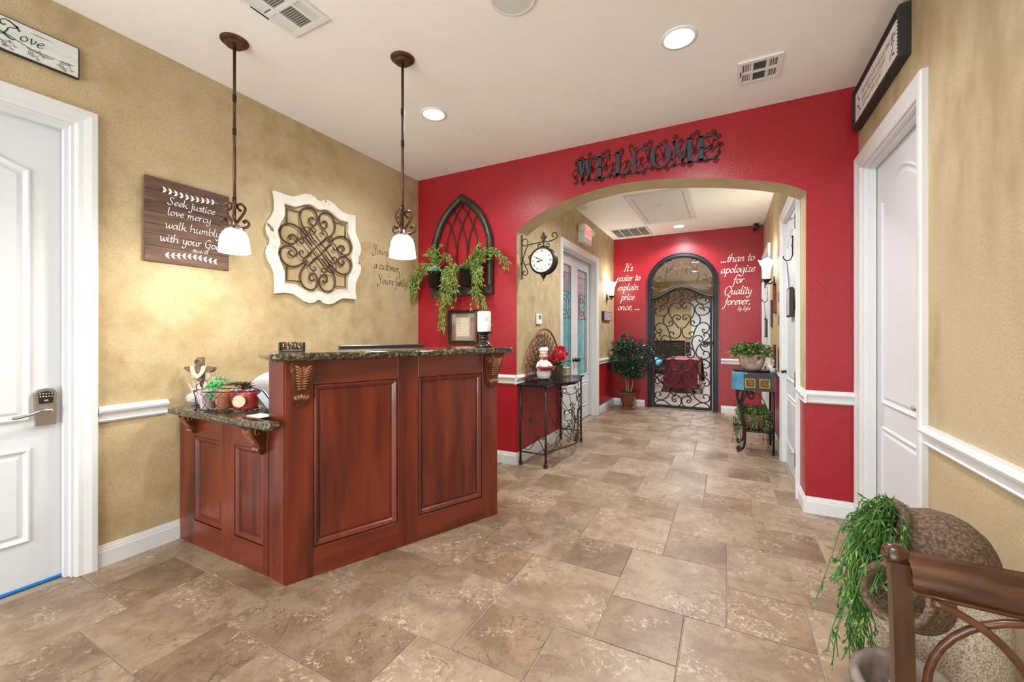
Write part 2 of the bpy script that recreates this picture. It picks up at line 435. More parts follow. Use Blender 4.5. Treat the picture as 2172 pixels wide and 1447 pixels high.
    def leaf(s, p, d, ln, wd, up=None):
        d = Vector(d).normalized(); p = Vector(p)
        up = Vector(up) if up is not None else Vector((random.uniform(-1, 1), random.uniform(-1, 1), random.uniform(-.2, 1)))
        sd = d.cross(up)
        if sd.length < 1e-4: sd = d.orthogonal()
        sd.normalize(); nn = sd.cross(d) * (wd * .25)
        a = p + d * ln * .45
        return s.add([p, a + sd * wd * .5 + nn, p + d * ln, a - sd * wd * .5 + nn, a], [(0, 4, 1), (1, 4, 2), (0, 3, 4), (4, 3, 2)], False)
    def build(s, name, mat, parent=None, **tags):
        me = bpy.data.meshes.new(name)
        me.from_pydata([tuple(q) for q in s.v], [], s.f)
        mats = mat if isinstance(mat, (list, tuple)) else [mat]
        for q in mats: me.materials.append(MATS[q])
        me.polygons.foreach_set('use_smooth', s.sm)
        if len(mats) > 1: me.polygons.foreach_set('material_index', s.mi)
        me.validate(); me.update()
        o = bpy.data.objects.new(name, me); COL.objects.link(o)
        if parent is not None: o.parent = parent
        for k, q in tags.items(): o[k] = q
        return o

def thing(name, label, cat, loc=(0, 0, 0), rz=0.0, group=None, kind=None):
    o = bpy.data.objects.new(name, None); COL.objects.link(o)
    o.empty_display_size = .05; o.location = loc; o.rotation_euler = (0, 0, rz)
    o['label'] = label; o['category'] = cat
    if group: o['group'] = group
    if kind: o['kind'] = kind
    return o
def tag(o, label, cat, group=None, kind=None):
    o['label'] = label; o['category'] = cat
    if group: o['group'] = group
    if kind: o['kind'] = kind
    return o
def copy_tree(o, parent=None):
    c = o.copy(); COL.objects.link(c); c.parent = parent
    for ch in list(o.children): copy_tree(ch, c)
    return c
RL, RF, RR = PI / 2, 0.0, -PI / 2          # things on a left wall, on a wall ahead, on a right wall
# ---------------------------------------------------------------- curves
def cr(pts, n=6, closed=False):       # Catmull-Rom through points of any dimension
    P = [Vector(q) for q in pts]; k = len(P); out = []
    if k < 3 and not closed: return [tuple(q) for q in P]
    for i in range(k if closed else k - 1):
        p0 = P[i - 1] if (i or closed) else P[0]; p1 = P[i]; p2 = P[(i + 1) % k]; p3 = P[(i + 2) % k] if (i + 2 < k or closed) else P[-1]
        for j in range(n):
            t = j / n
            out.append(tuple(.5 * ((2 * p1) + (p2 - p0) * t + (2 * p0 - 5 * p1 + 4 * p2 - p3) * t * t + (3 * p1 - p0 - 3 * p2 + p3) * t ** 3)))
    if not closed: out.append(tuple(P[-1]))
    return out
def scroll(e0, e1, t0=1.1, t1=1.1, kind='C', flip=1, bend=1.6, n=44, tau=.12):
    """forged scroll in the plane with its two eyes at e0 and e1"""
    pts = [(0.0, 0.0)]; h = 0.0; x = y = 0.0
    s1 = 1 if kind == 'C' else -1
    for i in range(n):
        s = (i + .5) / n
        k = 2 * PI * t0 / tau * math.exp(-s / tau) + s1 * 2 * PI * t1 / tau * math.exp(-(1 - s) / tau)
        k += bend if kind == 'C' else bend * (1 - 2 * s)
        h += k / n; x += math.cos(h) / n; y += math.sin(h) / n
        pts.append((x, y * flip))
    m = max(3, n // 9)
    a = Vector((sum(p[0] for p in pts[:m]) / m, sum(p[1] for p in pts[:m]) / m))
    b = Vector((sum(p[0] for p in pts[-m:]) / m, sum(p[1] for p in pts[-m:]) / m))
    d = b - a; D = Vector(e1) - Vector(e0)
    sc = D.length / max(d.length, 1e-6); ang = math.atan2(D.y, D.x) - math.atan2(d.y, d.x)
    c, q = math.cos(ang) * sc, math.sin(ang) * sc
    return [(e0[0] + c * (p[0] - a.x) - q * (p[1] - a.y), e0[1] + q * (p[0] - a.x) + c * (p[1] - a.y)) for p in pts]
def curl(path, turns=1.2, r=.03, side=1, n=16):
    """continue a 2-D path with a closing spiral"""
    p = Vector(path[-1]); d = (p - Vector(path[-2])).normalized(); h = math.atan2(d.y, d.x); out = list(path)
    tot = 2 * PI * turns; x, y = p
    for i in range(n):
        t = (i + .5) / n; rad = r * (1 - .82 * t); da = tot / n
        h += side * da; x += math.cos(h) * rad * da; y += math.sin(h) * rad * da; out.append((x, y))
    return out
def to3(path, y=0.0): return [(p[0], y, p[1]) for p in path]
def mirror(path, cx): return [(2 * cx - p[0], p[1]) for p in path]
def arc(cx, cz, rx, rz, a0, a1, n=16): return [(cx + rx * math.cos(math.radians(a0 + (a1 - a0) * i / n)), cz + rz * math.sin(math.radians(a0 + (a1 - a0) * i / n))) for i in range(n + 1)]
# ---------------------------------------------------------------- pen lettering
bowl = [(.75, .85), (.45, 1.0), (.12, .65), (.08, .22), (.3, 0), (.58, .35), (.75, .88)]
def dot(x, z, r=.07): return [(x - r, z), (x, z), (x + r, z)]
GL = {
 'a': (.98, [bowl, [(.78, 1.0), (.72, .3), (.8, .02), (.98, .2)]]),
 'b': (.88, [[(.14, 2.0), (.1, 1.0), (.1, .25), (.35, 0), (.7, .3), (.7, .8), (.45, 1.0), (.12, .6)]]),
 'c': (.78, [[(.68, .8), (.5, 1.0), (.2, .8), (.08, .4), (.25, .02), (.5, .05), (.75, .3)]]),
 'd': (.98, [bowl, [(.84, 2.0), (.74, .8), (.72, .3), (.8, .02), (.98, .2)]]),
 'e': (.78, [[(.1, .45), (.5, .6), (.65, .82), (.45, 1.0), (.15, .75), (.08, .35), (.3, 0), (.75, .3)]]),
 'f': (.62, [[(.8, 1.8), (.58, 2.0), (.38, 1.6), (.3, .6), (.2, -.5), (0, -.9), (-.22, -.75)], [(.02, .95), (.35, 1.0), (.65, 1.0)]]),
 'g': (.95, [bowl, [(.78, 1.0), (.74, .2), (.7, -.5), (.45, -.9), (.12, -.8), (.05, -.5)]]),
 'h': (.98, [[(.14, 2.0), (.08, 1.0), (.06, 0)], [(.1, .5), (.4, .95), (.65, .9), (.66, .3), (.75, 0), (.97, .2)]]),
 'i': (.46, [[(.06, .85), (.16, 1.0), (.12, .3), (.2, 0), (.44, .2)], dot(.2, 1.45)]),
 'j': (.44, [[(.08, .88), (.22, 1.0), (.2, 0), (.1, -.7), (-.18, -.9), (-.32, -.55)], dot(.24, 1.45)]),
 'k': (.86, [[(.14, 2.0), (.09, 1.0), (.06, 0)], [(.68, .98), (.14, .45), (.38, .48), (.6, .05), (.86, .12)]]),
 'l': (.46, [[(.18, 2.0), (.1, 1.0), (.1, .2), (.25, 0), (.45, .2)]]),
 'm': (1.24, [[(0, .8), (.13, 1.0), (.1, .5), (.08, 0)], [(.12, .5), (.35, .95), (.5, .85), (.5, 0)], [(.52, .5), (.76, .95), (.92, .85), (.92, .2), (1.02, 0), (1.24, .2)]]),
 'n': (.94, [[(0, .8), (.13, 1.0), (.1, .5), (.08, 0)], [(.12, .5), (.42, .95), (.62, .85), (.62, .2), (.72, 0), (.94, .2)]]),
 'o': (.82, [[(.4, 1.0), (.12, .75), (.08, .3), (.32, 0), (.65, .25), (.68, .7), (.4, 1.0)]]),
 'p': (.88, [[(.02, .82), (.15, 1.0), (.12, 0), (.06, -.9)], [(.14, .5), (.4, .95), (.7, .75), (.65, .2), (.35, 0), (.13, .15)]]),
 'r': (.64, [[(0, .8), (.14, 1.0), (.11, .5), (.1, 0)], [(.14, .5), (.35, .95), (.6, .9)]]),
 's': (.66, [[(.6, .86), (.35, 1.0), (.15, .78), (.4, .5), (.58, .22), (.35, 0), (.04, .12)]]),
 't': (.54, [[(.24, 1.6), (.18, .8), (.18, .2), (.3, 0), (.54, .2)], [(0, 1.0), (.25, 1.0), (.52, 1.03)]]),
 'u': (.94, [[(.03, .88), (.13, 1.0), (.1, .25), (.3, 0), (.6, .35)], [(.68, 1.0), (.64, .25), (.73, 0), (.94, .2)]]),
 'v': (.72, [[(0, .88), (.13, 1.0), (.3, .05), (.6, .6), (.58, 1.0)]]),
 'w': (1.12, [[(0, .88), (.12, 1.0), (.2, .12), (.36, .02), (.56, .55), (.6, .85), (.66, .12), (.82, .02), (1.06, .6), (1.0, 1.0)]]),
 'x': (.76, [[(.05, .95), (.3, .6), (.6, .05), (.75, .1)], [(.68, 1.0), (.35, .5), (.02, .02)]]),
 'y': (.86, [[(.04, .88), (.13, 1.0), (.12, .3), (.3, .05), (.6, .4)], [(.68, 1.0), (.62, 0), (.5, -.7), (.2, -.92), (0, -.55)]]),
 'z': (.72, [[(.08, .95), (.3, .98), (.6, .98)], [(.6, .98), (.3, .5), (.05, .02)], [(.05, .02), (.3, .04), (.66, .02)]]),
 'S': (1.1, [[(1.0, 1.75), (.7, 2.0), (.35, 1.75), (.45, 1.25), (.8, .7), (.65, .1), (.25, -.02), (0, .3), (.15, .5)]]),
 'L': (1.5, [[(.5, 1.5), (.4, 1.3), (.12, 1.35), (.05, 1.7), (.4, 2.05), (.95, 1.95), (1.5, 1.55), (1.75, 1.2)], [(1.45, 1.8), (1.5, 1.55), (1.2, 1.35), (.85, 1.2), (.7, .7), (.45, .15), (.1, -.02), (-.05, .2), (.2, .35), (.6, .15), (1.1, -.15), (1.5, -.1)]]),
 'Y': (1.05, [[(.0, 1.85), (.12, 2.0), (.35, 1.2), (.55, .85)], [(1.0, 1.9), (.9, 1.95), (.7, 1.2), (.5, .3), (.25, -.5), (-.25, -.6), (-.45, -.1), (-.15, .1)]]),
 'I': (.62, [[(.45, 2.0), (.32, 1.0), (.18, 0)], [(.2, 1.98), (.45, 2.0), (.7, 1.98)], [(-.05, .02), (.2, 0), (.42, .02)]]),
 'Q': (1.5, [[(.8, 2.0), (.3, 1.7), (.1, .9), (.35, .1), (.85, .05), (1.25, .6), (1.3, 1.4), (.8, 2.0)], [(.3, -.25), (.7, .0), (1.1, -.35), (1.5, -.35)]]),
 'Z': (1.05, [[(.1, 1.7), (.4, 2.0), (.75, 1.9), (.95, 1.95)], [(.95, 1.95), (.55, 1.0), (.05, .05)], [(.05, .05), (.45, .12), (.95, 0)]]),
 'G': (1.25, [[(1.05, 1.7), (.75, 2.0), (.35, 1.75), (.1, 1.0), (.3, .2), (.7, .05), (1.0, .5), (1.02, .9)], [(.7, .9), (1.05, .92), (.95, .2), (.7, -.7), (.3, -.75)]]),
 'M': (1.6, [[(0, .1), (.15, .0), (.35, 1.0), (.5, 2.0), (.7, .3), (.75, .15), (1.15, 1.95), (1.25, 1.0), (1.35, .1), (1.6, .15)]]),
 'T': (1.0, [[(.0, 1.7), (.2, 1.98), (.6, 1.9), (1.1, 2.0)], [(.6, 1.9), (.5, 1.0), (.35, .1), (.1, 0), (-.05, .25)]]),
 'W': (1.6, [[(0, 1.85), (.15, 2.0), (.3, .8), (.4, .05), (.75, 1.2), (.85, 1.7), (.95, .7), (1.05, .05), (1.4, 1.2), (1.6, 2.0)]]),
 '6': (.9, [[(.65, 1.7), (.25, 1.1), (.1, .4), (.35, 0), (.7, .3), (.55, .8), (.15, .6)]]),
 '8': (.9, [[(.4, .95), (.7, 1.3), (.4, 1.65), (.12, 1.3), (.4, .9), (.72, .45), (.4, 0), (.1, .4), (.4, .95)]]),
 '2': (.9, [[(.1, 1.35), (.4, 1.7), (.7, 1.3), (.35, .5), (.05, .05), (.4, .08), (.8, 0)]]),
 "'": (.3, [[(.18, 2.0), (.16, 1.8), (.08, 1.55)]]),
 ',': (.36, [[(.15, .1), (.14, -.1), (.02, -.35)]]),
 '.': (.4, [dot(.14, .06, .08)]),
 '!': (.5, [[(.28, 2.0), (.2, 1.2), (.15, .5)], dot(.12, .06)]),
 '-': (.6, [[(.08, .55), (.3, .57), (.5, .55)]]),
 ':': (.35, [dot(.14, .1), dot(.14, .85)]),
 '&': (1.3, [[(1.1, .8), (.7, .1), (.3, .0), (.1, .35), (.4, .9), (.7, 1.5), (.45, 1.9), (.25, 1.5), (.5, .8), (1.2, .0)]]),
 ' ': (.55, []),
}
def pen(text, cx, cz, xh, w=.16, wmin=.04, shear=.18, track=0.0, align='c', mb=None, y=-.001, nib=40, wide=1.0):
    """one line of pen-written text in the wall plane; xh is the x-height in metres"""
    mb = mb or MB()
    adv = sum(GL[c][0] + track for c in text) * xh * wide
    x = cx - (adv / 2 if align == 'c' else adv if align == 'r' else 0)
    for c in text:
        a, st = GL[c]
        for q in st:
            if len(q) == 3 and abs(q[0][1] - q[2][1]) < 1e-6 and q[2][0] - q[0][0] < .2:
                r = max(.10, w * .62)
                qx, qz = q[1]
                mb.ribbon([[(qx * wide - r, qz), (qx * wide + r, qz)]], 2 * r * xh, 2 * r * xh, y, x, cz, xh, shear, nib)
                continue
            p = [(a2[0] * wide, a2[1]) for a2 in cr(q, 6)]
            mb.ribbon([p], w * xh, wmin * xh, y, x, cz, xh, shear, nib)
        x += (a + track) * xh * wide
    return mb
def scribble(mb, x0, x1, z, h, w, seed=0, y=-.001):
    r = random.Random(seed); x = x0; st = []
    while x < x1:
        st.append((x, z + r.uniform(-h, h))); x += h * r.uniform(.5, 1.0)
        if r.random() < .16 and len(st) > 2:
            mb.ribbon([st], w, w * .4, y); st = []; x += h * 1.2
    if len(st) > 1: mb.ribbon([st], w, w * .4, y)
    return mb
# ---------------------------------------------------------------- profiles
CASING = [(0, 0), (0, .012), (.012, .018), (.03, .02), (.05, .026), (.062, .03), (.085, .03), (.09, .022), (.09, 0)]
BASEB = [(0, 0), (0, .016), (.085, .016), (.092, .012), (.1, .012), (.104, .009), (.118, .006), (.12, 0)]
RAIL = [(0, 0), (0, .012), (.012, .022), (.018, .016), (.035, .014), (.05, .022), (.058, .036), (.07, .04), (.08, .034), (.085, .024), (.092, .022), (.092, 0)]
# ================================================================ THE SETTING
def struct(name, mb, mat, label, cat, parent=None):
    o = mb.build(name, mat, parent)
    o['kind'] = 'structure'; o['label'] = label; o['category'] = cat
    return o
WT = .14
# ---- floor with its hopscotch tiles
fl = struct('floor', MB().box(XL - .2, XR + .2, YB - .2, YF + .25, -.08, -.005), 'grout', 'beige travertine tile floor laid in a hopscotch pattern', 'floor')
TL, TS, GAP = .508, .335, .005
_me = {}
def tile_mesh(w, d, mat, zz):
    k = (round(w, 3), round(d, 3), mat, zz)
    if k not in _me:
        o = MB(); o.box(-w / 2, w / 2, -d / 2, d / 2, -.012, zz, .0025)
        me = bpy.data.meshes.new('tile'); me.from_pydata([tuple(q) for q in o.v], [], o.f); me.materials.append(MATS[mat]); me.update()
        _me[k] = me
    return _me[k]
def add_tile(x0, y0, s, mat):
    x1, y1 = x0 + s, y0 + s
    regs = []
    for rx0, rx1, ry0, ry1 in ((XL, XR, -.55, YR), (XHL, XHR, YR, BY0 - .06)):
        a, b, c, d = max(x0, rx0), min(x1, rx1), max(y0, ry0), min(y1, ry1)
        if b - a > .012 and d - c > .012: regs.append((a, b, c, d))
    if not regs: return
    a = min(r[0] for r in regs); b = max(r[1] for r in regs); c = min(r[2] for r in regs); d = max(r[3] for r in regs)
    w, dd = b - a - GAP, d - c - GAP
    if w < .008 or dd < .008: return
    o = bpy.data.objects.new('tile', tile_mesh(w, dd, mat, random.choice((0.0, -.0006, -.0012)))); COL.objects.link(o)
    o.parent = fl; o.location = ((a + b) / 2, (c + d) / 2, 0)
for i in range(-14, 20):
    for j in range(-14, 22):
        x = -1.527 + i * TL - j * TS; y = 1.412 + i * TS + j * TL
        if not (XL - 1 < x < XR + 1 and -1.2 < y < BY0 + .6): continue
        add_tile(x, y, TL, 'tile_large')
        add_tile(x + TL - TS, y + TL, TS, 'tile_small')
struct('floor_front', MB().box(XL, XR, YB, -.56, -.005, 0), 'tile_large', 'tiled floor running back to the front windows', 'floor')
struct('floor_back', MB().box(BX0 - .1, BX1 + .1, YF + .25, BY1 + .1, -.08, -.001), 'plank_floor', 'pale wood-look floor of the room behind the iron gate', 'floor')
# ---- ceiling
struct('ceiling', MB().box(XL - .2, XR + .2, YB - .2, YF + .1, CZ, CZ + .12), 'ceiling_paint', 'smooth tan painted ceiling of lobby and hall', 'ceiling')
struct('ceiling_back', MB().box(BX0 - .1, BX1 + .1, YF + .1, BY1 + .1, CZ, CZ + .12), 'ceiling_paint', 'ceiling of the room behind the gate', 'ceiling')
# ---- walls.  helper: wall in its own frame with rectangular openings (x0,x1,h)
def wall_with_openings(x0, x1, h, ops, th=WT):
    m = MB(); x = x0
    for a, b, oh in sorted(ops):
        m.box(x, a, 0, th, 0, h); m.box(a, b, 0, th, oh, h); x = b
    m.box(x, x1, 0, th, 0, h)
    return m
def place(o, loc, rz): o.location = loc; o.rotation_euler = (0, 0, rz); return o
DL0, DL1, DH = -.04, .897, 2.44          # left door (world y), door height
w = wall_with_openings(YB, YR + .1, CZ, [(DL0, DL1, DH)])
place(struct('wall_left', w, 'gold', 'mottled gold faux-finish wall behind the reception desk', 'wall'), (XL, 0, 0), RL)
DR0, DR1 = 2.65, 3.60                    # right door
w = wall_with_openings(-YR - .05, -YB, CZ, [(-DR1, -DR0, DH)])
place(struct('wall_right', w, 'gold_streak', 'streaky gold faux-finish wall beside the urns', 'wall'), (XR, 0, 0), RR)
# back wall of the lobby with the front windows, behind the camera
struct('wall_front', MB().box(XL - .2, -2.95, YB - .12, YB, 0, CZ).box(-.05, XR + .2, YB - .12, YB, 0, CZ).box(-2.95, -.05, YB - .12, YB, 2.5, CZ).box(-2.95, -.05, YB - .12, YB, 0, .18),
       'gold', 'gold wall around the front windows', 'wall')
wn = struct('window_1', MB().ring_xz([(-2.95, .18), (-.05, .18), (-.05, 2.5), (-2.95, 2.5)], [(-2.88, .25), (-.12, .25), (-.12, 2.43), (-2.88, 2.43)], YB - .1, YB - .03), 'white_trim', 'wide front window behind the viewer', 'window')
for x in (-2.0, -1.0): MB().box(x - .03, x + .03, YB - .09, YB - .04, .25, 2.43).build('mullion', 'white_trim', wn)
# red arch wall
ARCH = [(-1.868, 2.335), (-1.80, 2.385), (-1.60, 2.482), (-1.26, 2.585), (-.91, 2.632), (-.62, 2.630), (-.36, 2.600), (-.145, 2.566), (.056, 2.526), (.246, 2.477), (.397, 2.424), (.512, 2.36)]
AR = cr(ARCH, 5)
poly = [(XL - .05, 0), (XHL, 0)] + AR + [(XHR, 0), (XR + .05, 0), (XR + .05, CZ), (XL - .05, CZ)]
m = MB()
n = len(poly)
vs = [(x, YR, z) for x, z in poly] + [(x, YR + TW, z) for x, z in poly]
m.add(vs, [tuple(range(n))], False)
m.m = 0; m.add([], [])
back = [tuple(range(2 * n - 1, n - 1, -1))]
m.f += [list(back[0])]; m.mi.append(1); m.sm.append(False)
for i in range(n):
    j = (i + 1) % n
    m.f.append([j, i, n + i, n + j]); m.mi.append(1); m.sm.append(False)
struct('wall_arch', m, ['red', 'gold_two'] if False else ['red', 'gold'], 'deep red wall with a wide segmental arch opening', 'wall')
# red lower jambs of the arch
struct('wall_arch_jamb_left', MB().box(XHL, XHL + .002, YR, YR + TW, 0, .85), 'red', 'red lower part of the left arch jamb', 'wall')
struct('wall_arch_jamb_right', MB().box(XHR - .002, XHR, YR, YR + TW, 0, .85), 'red', 'red lower part of the right arch jamb', 'wall')
RZ = .85
# hall walls, gold above and red below the chair rail
def two_tone(name, x0, x1, ops, loc, rz, label):
    up = MB(); lo = MB(); x = x0
    for a, b, oh in sorted(ops):
        up.box(x, a, 0, WT, RZ, CZ); lo.box(x, a, 0, WT, 0, RZ); up.box(a, b, 0, WT, oh, CZ); x = b
    up.box(x, x1, 0, WT, RZ, CZ); lo.box(x, x1, 0, WT, 0, RZ)
    o = struct(name, up, 'gold', label, 'wall'); place(o, loc, rz)
    lo.build('lower_wall', 'red', o)
    return o
DG0, DG1 = 4.99, 6.51                    # glazed double door
two_tone('wall_hall_left', YR + .02, BY0 + .05, [(DG0, DG1, DH)], (XHL - .001, 0, 0), RL, 'hall wall on the clock side, gold over red')
DN0, DN1, DF0, DF1 = 4.04, 5.04, 6.60, 7.55
two_tone('wall_hall_right', -BY0 - .05, -YR - .02, [(-DN1, -DN0, DH), (-DF1, -DF0, DH)], (XHR + .001, 0, 0), RR, 'hall wall on the sconce side, gold over red')
# far red wall with the arched gate opening
GX0, GX1, GSP = -1.225, -.185, 2.20
gcx = (GX0 + GX1) / 2; grx = (GX1 - GX0) / 2; grz = 2.665 - GSP
ga = arc(gcx, GSP, grx, grz, 180, 0, 24)
poly = [(XHL - .2, 0), (GX0, 0)] + ga + [(GX1, 0), (XHR + .2, 0), (XHR + .2, CZ), (XHL - .2, CZ)]
struct('wall_hall_end', MB().prism_xz(poly, YF, YF + .2), 'red', 'red wall at the far end of the hall around the gate', 'wall')
# room behind the gate
struct('wall_back', MB().box(BX0 - .1, -.95, BY1, BY1 + .1, 0, CZ).box(.2, BX1 + .1, BY1, BY1 + .1, 0, CZ).box(-.95, .2, BY1, BY1 + .1, 2.34, CZ), 'gold', 'gold wall at the back of the room behind the gate', 'wall')
struct('wall_back_left', MB().box(BX0 - .1, BX0, YF + .2, BY1, 0, CZ), 'gold', 'gold side wall seen left through the gate', 'wall')
struct('wall_back_right', MB().box(BX1, BX1 + .1, YF + .2, BY1, 0, CZ), 'gold', 'side wall right of the room behind the gate', 'wall')
struct('wall_back_front', MB().box(BX0 - .1, XHL - .2, YF + .1, YF + .2, 0, CZ).box(XHR + .2, BX1 + .1, YF + .1, YF + .2, 0, CZ), 'gold', 'inner face of the wall holding the gate', 'wall')
# ---- trim
def trim(name, path, prof, loc, rz, label, mat='white_trim', cat='trim'):
    o = struct(name, MB().sweep(path, prof), mat, label, cat)
    return place(o, loc, rz)
def casing(name, x0, x1, h, loc, rz, label):
    o = trim(name, [(x0, 0), (x0, h), (x1, h), (x1, 0)], CASING, loc, rz, label)
    # jamb lining inside the opening
    MB().box(x0, x0 + .012, .001, WT - .001, 0, h).box(x1 - .012, x1, .001, WT - .001, 0, h).box(x0 + .012, x1 - .012, .001, WT - .001, h - .012, h).build('jamb', 'white_trim', o)
    MB().box(x0 + .012, x0 + .03, .03, .065, 0, h - .012).box(x1 - .03, x1 - .012, .03, .065, 0, h - .012).box(x0 + .03, x1 - .03, .03, .065, h - .03, h - .012).build('door_stop', 'white_trim', o)
    MB().box(x0 + .012, x0 + .06, .122, .138, 0, h - .012).box(x1 - .06, x1 - .012, .122, .138, 0, h - .012).box(x0 + .06, x1 - .06, .122, .138, h - .06, h - .012).build('rear_stop', 'white_trim', o)
    return o
casing('trim_1', DL0, DL1, DH, (XL, 0, 0), RL, 'white moulded casing of the door with the keypad lock')
casing('trim_2', -DR1, -DR0, DH, (XR, 0, 0), RR, 'white moulded casing of the door beside the urns')
casing('trim_3', DG0, DG1, DH, (XHL, 0, 0), RL, 'white casing of the stained glass double doors')
casing('trim_4', -DN1, -DN0, DH, (XHR, 0, 0), RR, 'white casing of the nearer hall door on the right')
casing('trim_5', -DF1, -DF0, DH, (XHR, 0, 0), RR, 'white casing of the farther hall door on the right')
trim('baseboard_left', [(DL1 + .09, 0), (1.40, 0)], BASEB, (XL, 0, 0), RL, 'white baseboard between the keypad door and the desk', cat='baseboard')
trim('baseboard_left_rear', [(2.0, 0), (YR, 0)], BASEB, (XL, 0, 0), RL, 'white baseboard behind the desk', cat='baseboard')
trim('baseboard_arch_left', [(XL, 0), (XHL, 0)], BASEB, (0, YR, 0), RF, 'white baseboard on the red wall left of the arch', cat='baseboard')
trim('baseboard_arch_right', [(XHR, 0), (XR, 0)], BASEB, (0, YR, 0), RF, 'white baseboard on the red wall right of the arch', cat='baseboard')
trim('baseboard_hall_left', [(YR - .016, 0), (DG0 - .09, 0)], BASEB, (XHL, 0, 0), RL, 'white baseboard behind the iron console', cat='baseboard')
trim('baseboard_hall_left_far', [(DG1 + .09, 0), (YF, 0)], BASEB, (XHL, 0, 0), RL, 'white baseboard by the ficus on the hall wall', cat='baseboard')
trim('baseboard_hall_end_left', [(XHL, 0), (GX0 - .09, 0)], BASEB, (0, YF, 0), RF, 'white baseboard left of the gate', cat='baseboard')
trim('baseboard_hall_end_right', [(GX1 + .09, 0), (XHR, 0)], BASEB, (0, YF, 0), RF, 'white baseboard right of the gate', cat='baseboard')
trim('baseboard_hall_right_near', [(-DN0 + .09, 0), (-YR + .016, 0)], BASEB, (XHR, 0, 0), RR, 'short white baseboard on the right jamb of the arch', cat='baseboard')
trim('baseboard_hall_right', [(-DF0 + .09, 0), (-DN1 - .09, 0)], BASEB, (XHR, 0, 0), RR, 'white baseboard beneath the side table', cat='baseboard')
trim('baseboard_right', [(-DR0 + .09, 0), (-YB, 0)], BASEB, (XR, 0, 0), RR, 'white baseboard of the right lobby wall', cat='baseboard')
trim('trim_6', [(DL1 + .092, .81), (1.31, .81)], RAIL, (XL, 0, 0), RL, 'short white chair rail between keypad door and desk')
trim('trim_7', [(XL, .805), (XHL + .0, .805)], RAIL, (0, YR, 0), RF, 'white chair rail on red wall left of the arch')
trim('trim_8', [(XHR, .805), (XR, .805)], RAIL, (0, YR, 0), RF, 'white chair rail on red wall right of the arch')
trim('trim_9', [(YR - .036, .805), (DG0 - .09, .805)], RAIL, (XHL, 0, 0), RL, 'white chair rail behind the chef figurine')
trim('trim_10', [(DG1 + .09, .805), (YF, .805)], RAIL, (XHL, 0, 0), RL, 'white chair rail beside the ficus')
trim('trim_11', [(XHL, .805), (GX0 - .09, .805)], RAIL, (0, YF, 0), RF, 'white chair rail left of the gate')
trim('trim_12', [(GX1 + .09, .805), (XHR, .805)], RAIL, (0, YF, 0), RF, 'white chair rail right of the gate')
trim('trim_13', [(-DN0 + .09, .805), (-YR + .036, .805)], RAIL, (XHR, 0, 0), RR, 'short white chair rail on the arch jamb')
trim('trim_14', [(-DF0 + .09, .805), (-DN1 - .09, .805)], RAIL, (XHR, 0, 0), RR, 'white chair rail behind the side table')
trim('trim_15', [(-DR0 + .092, .80), (-YB, .80)], RAIL, (XR, 0, 0), RR, 'long white chair rail on the right lobby wall')
# ---- doors
GROOVE = [(0, 0), (.004, .006), (.012, .008), (.02, .004), (.03, -.004), (.04, .0)]
def panel_outline(x0, x1, z0, z1, rise):
    if rise <= 0: return [(x0, z0), (x0, z1), (x1, z1), (x1, z0)]
    a = [(x0 + (x1 - x0) * t, z1 - rise + rise * (.5 - .5 * math.cos(2 * PI * t)) ** .75) for t in [i / 14 for i in range(15)]]
    return [(x0, z0)] + a + [(x1, z0)]
def shrink(pl, d):
    k = len(pl); out = []
    for i in range(k):
        p = Vector(pl[i]); d0 = (p - Vector(pl[i - 1])).normalized(); d1 = (Vector(pl[(i + 1) % k]) - p).normalized()
        n0 = Vector((d0.y, -d0.x)); n1 = Vector((d1.y, -d1.x)); mt = (n0 + n1).normalized()
        q = p + mt * d / max(.4, mt.dot(n0)); out.append((q.x, q.y))
    return out
def panel_on(parent, pl, mat, y=0.0, name='panel', band=.022, hh=.012, field=.05, fh=.008):
    """raised moulding and field; pl runs clockwise"""
    prof = [(0, -y), (-.004, -y + hh * .7), (-band * .5, -y + hh), (-band, -y + hh * .4), (-band - .006, -y)]
    m = MB().sweep(pl, prof, closed=True, smooth=False)
    a = shrink(pl, field * .7); b = shrink(pl, field)
    n = len(pl)
    vs = [(x, y + .001, z) for x, z in a] + [(x, y - fh, z) for x, z in b]
    m.add(vs, [(i, (i + 1) % n, n + (i + 1) % n, n + i) for i in range(n)] + [tuple(range(n, 2 * n))], False)
    return m.build(name, mat, parent)
def door_leaf(name, label, wd, h, loc, rz, st=.125):
    o = struct(name, MB().box(.003, wd - .003, 0, .04, .012, h - .014, .002), 'white_door', label, 'door'); place(o, loc, rz)
    panel_on(o, panel_outline(st, wd - st, .86, h - .15, .12), 'white_door')
    panel_on(o, panel_outline(st, wd - st, .235, .72, 0), 'white_door')
    return o
def lever(parent, x, z, s, mat='iron', yo=0.0):
    k = MB(); k.T = Matrix.Translation((x, yo, z)) @ Matrix.Rotation(PI / 2, 4, 'X')
    k.lathe([(0, .0), (.03, .0), (.03, .006), (.012, .012), (.010, .045), (.0, .045)], 16)
    k.T = None
    k.tube(cr([(x, yo - .04, z), (x + s * .03, yo - .048, z + .004), (x + s * .08, yo - .045, z - .006), (x + s * .115, yo - .04, z + .004)], 5), [.009] * 16, 8)
    return k.build('door_handle', mat, parent)
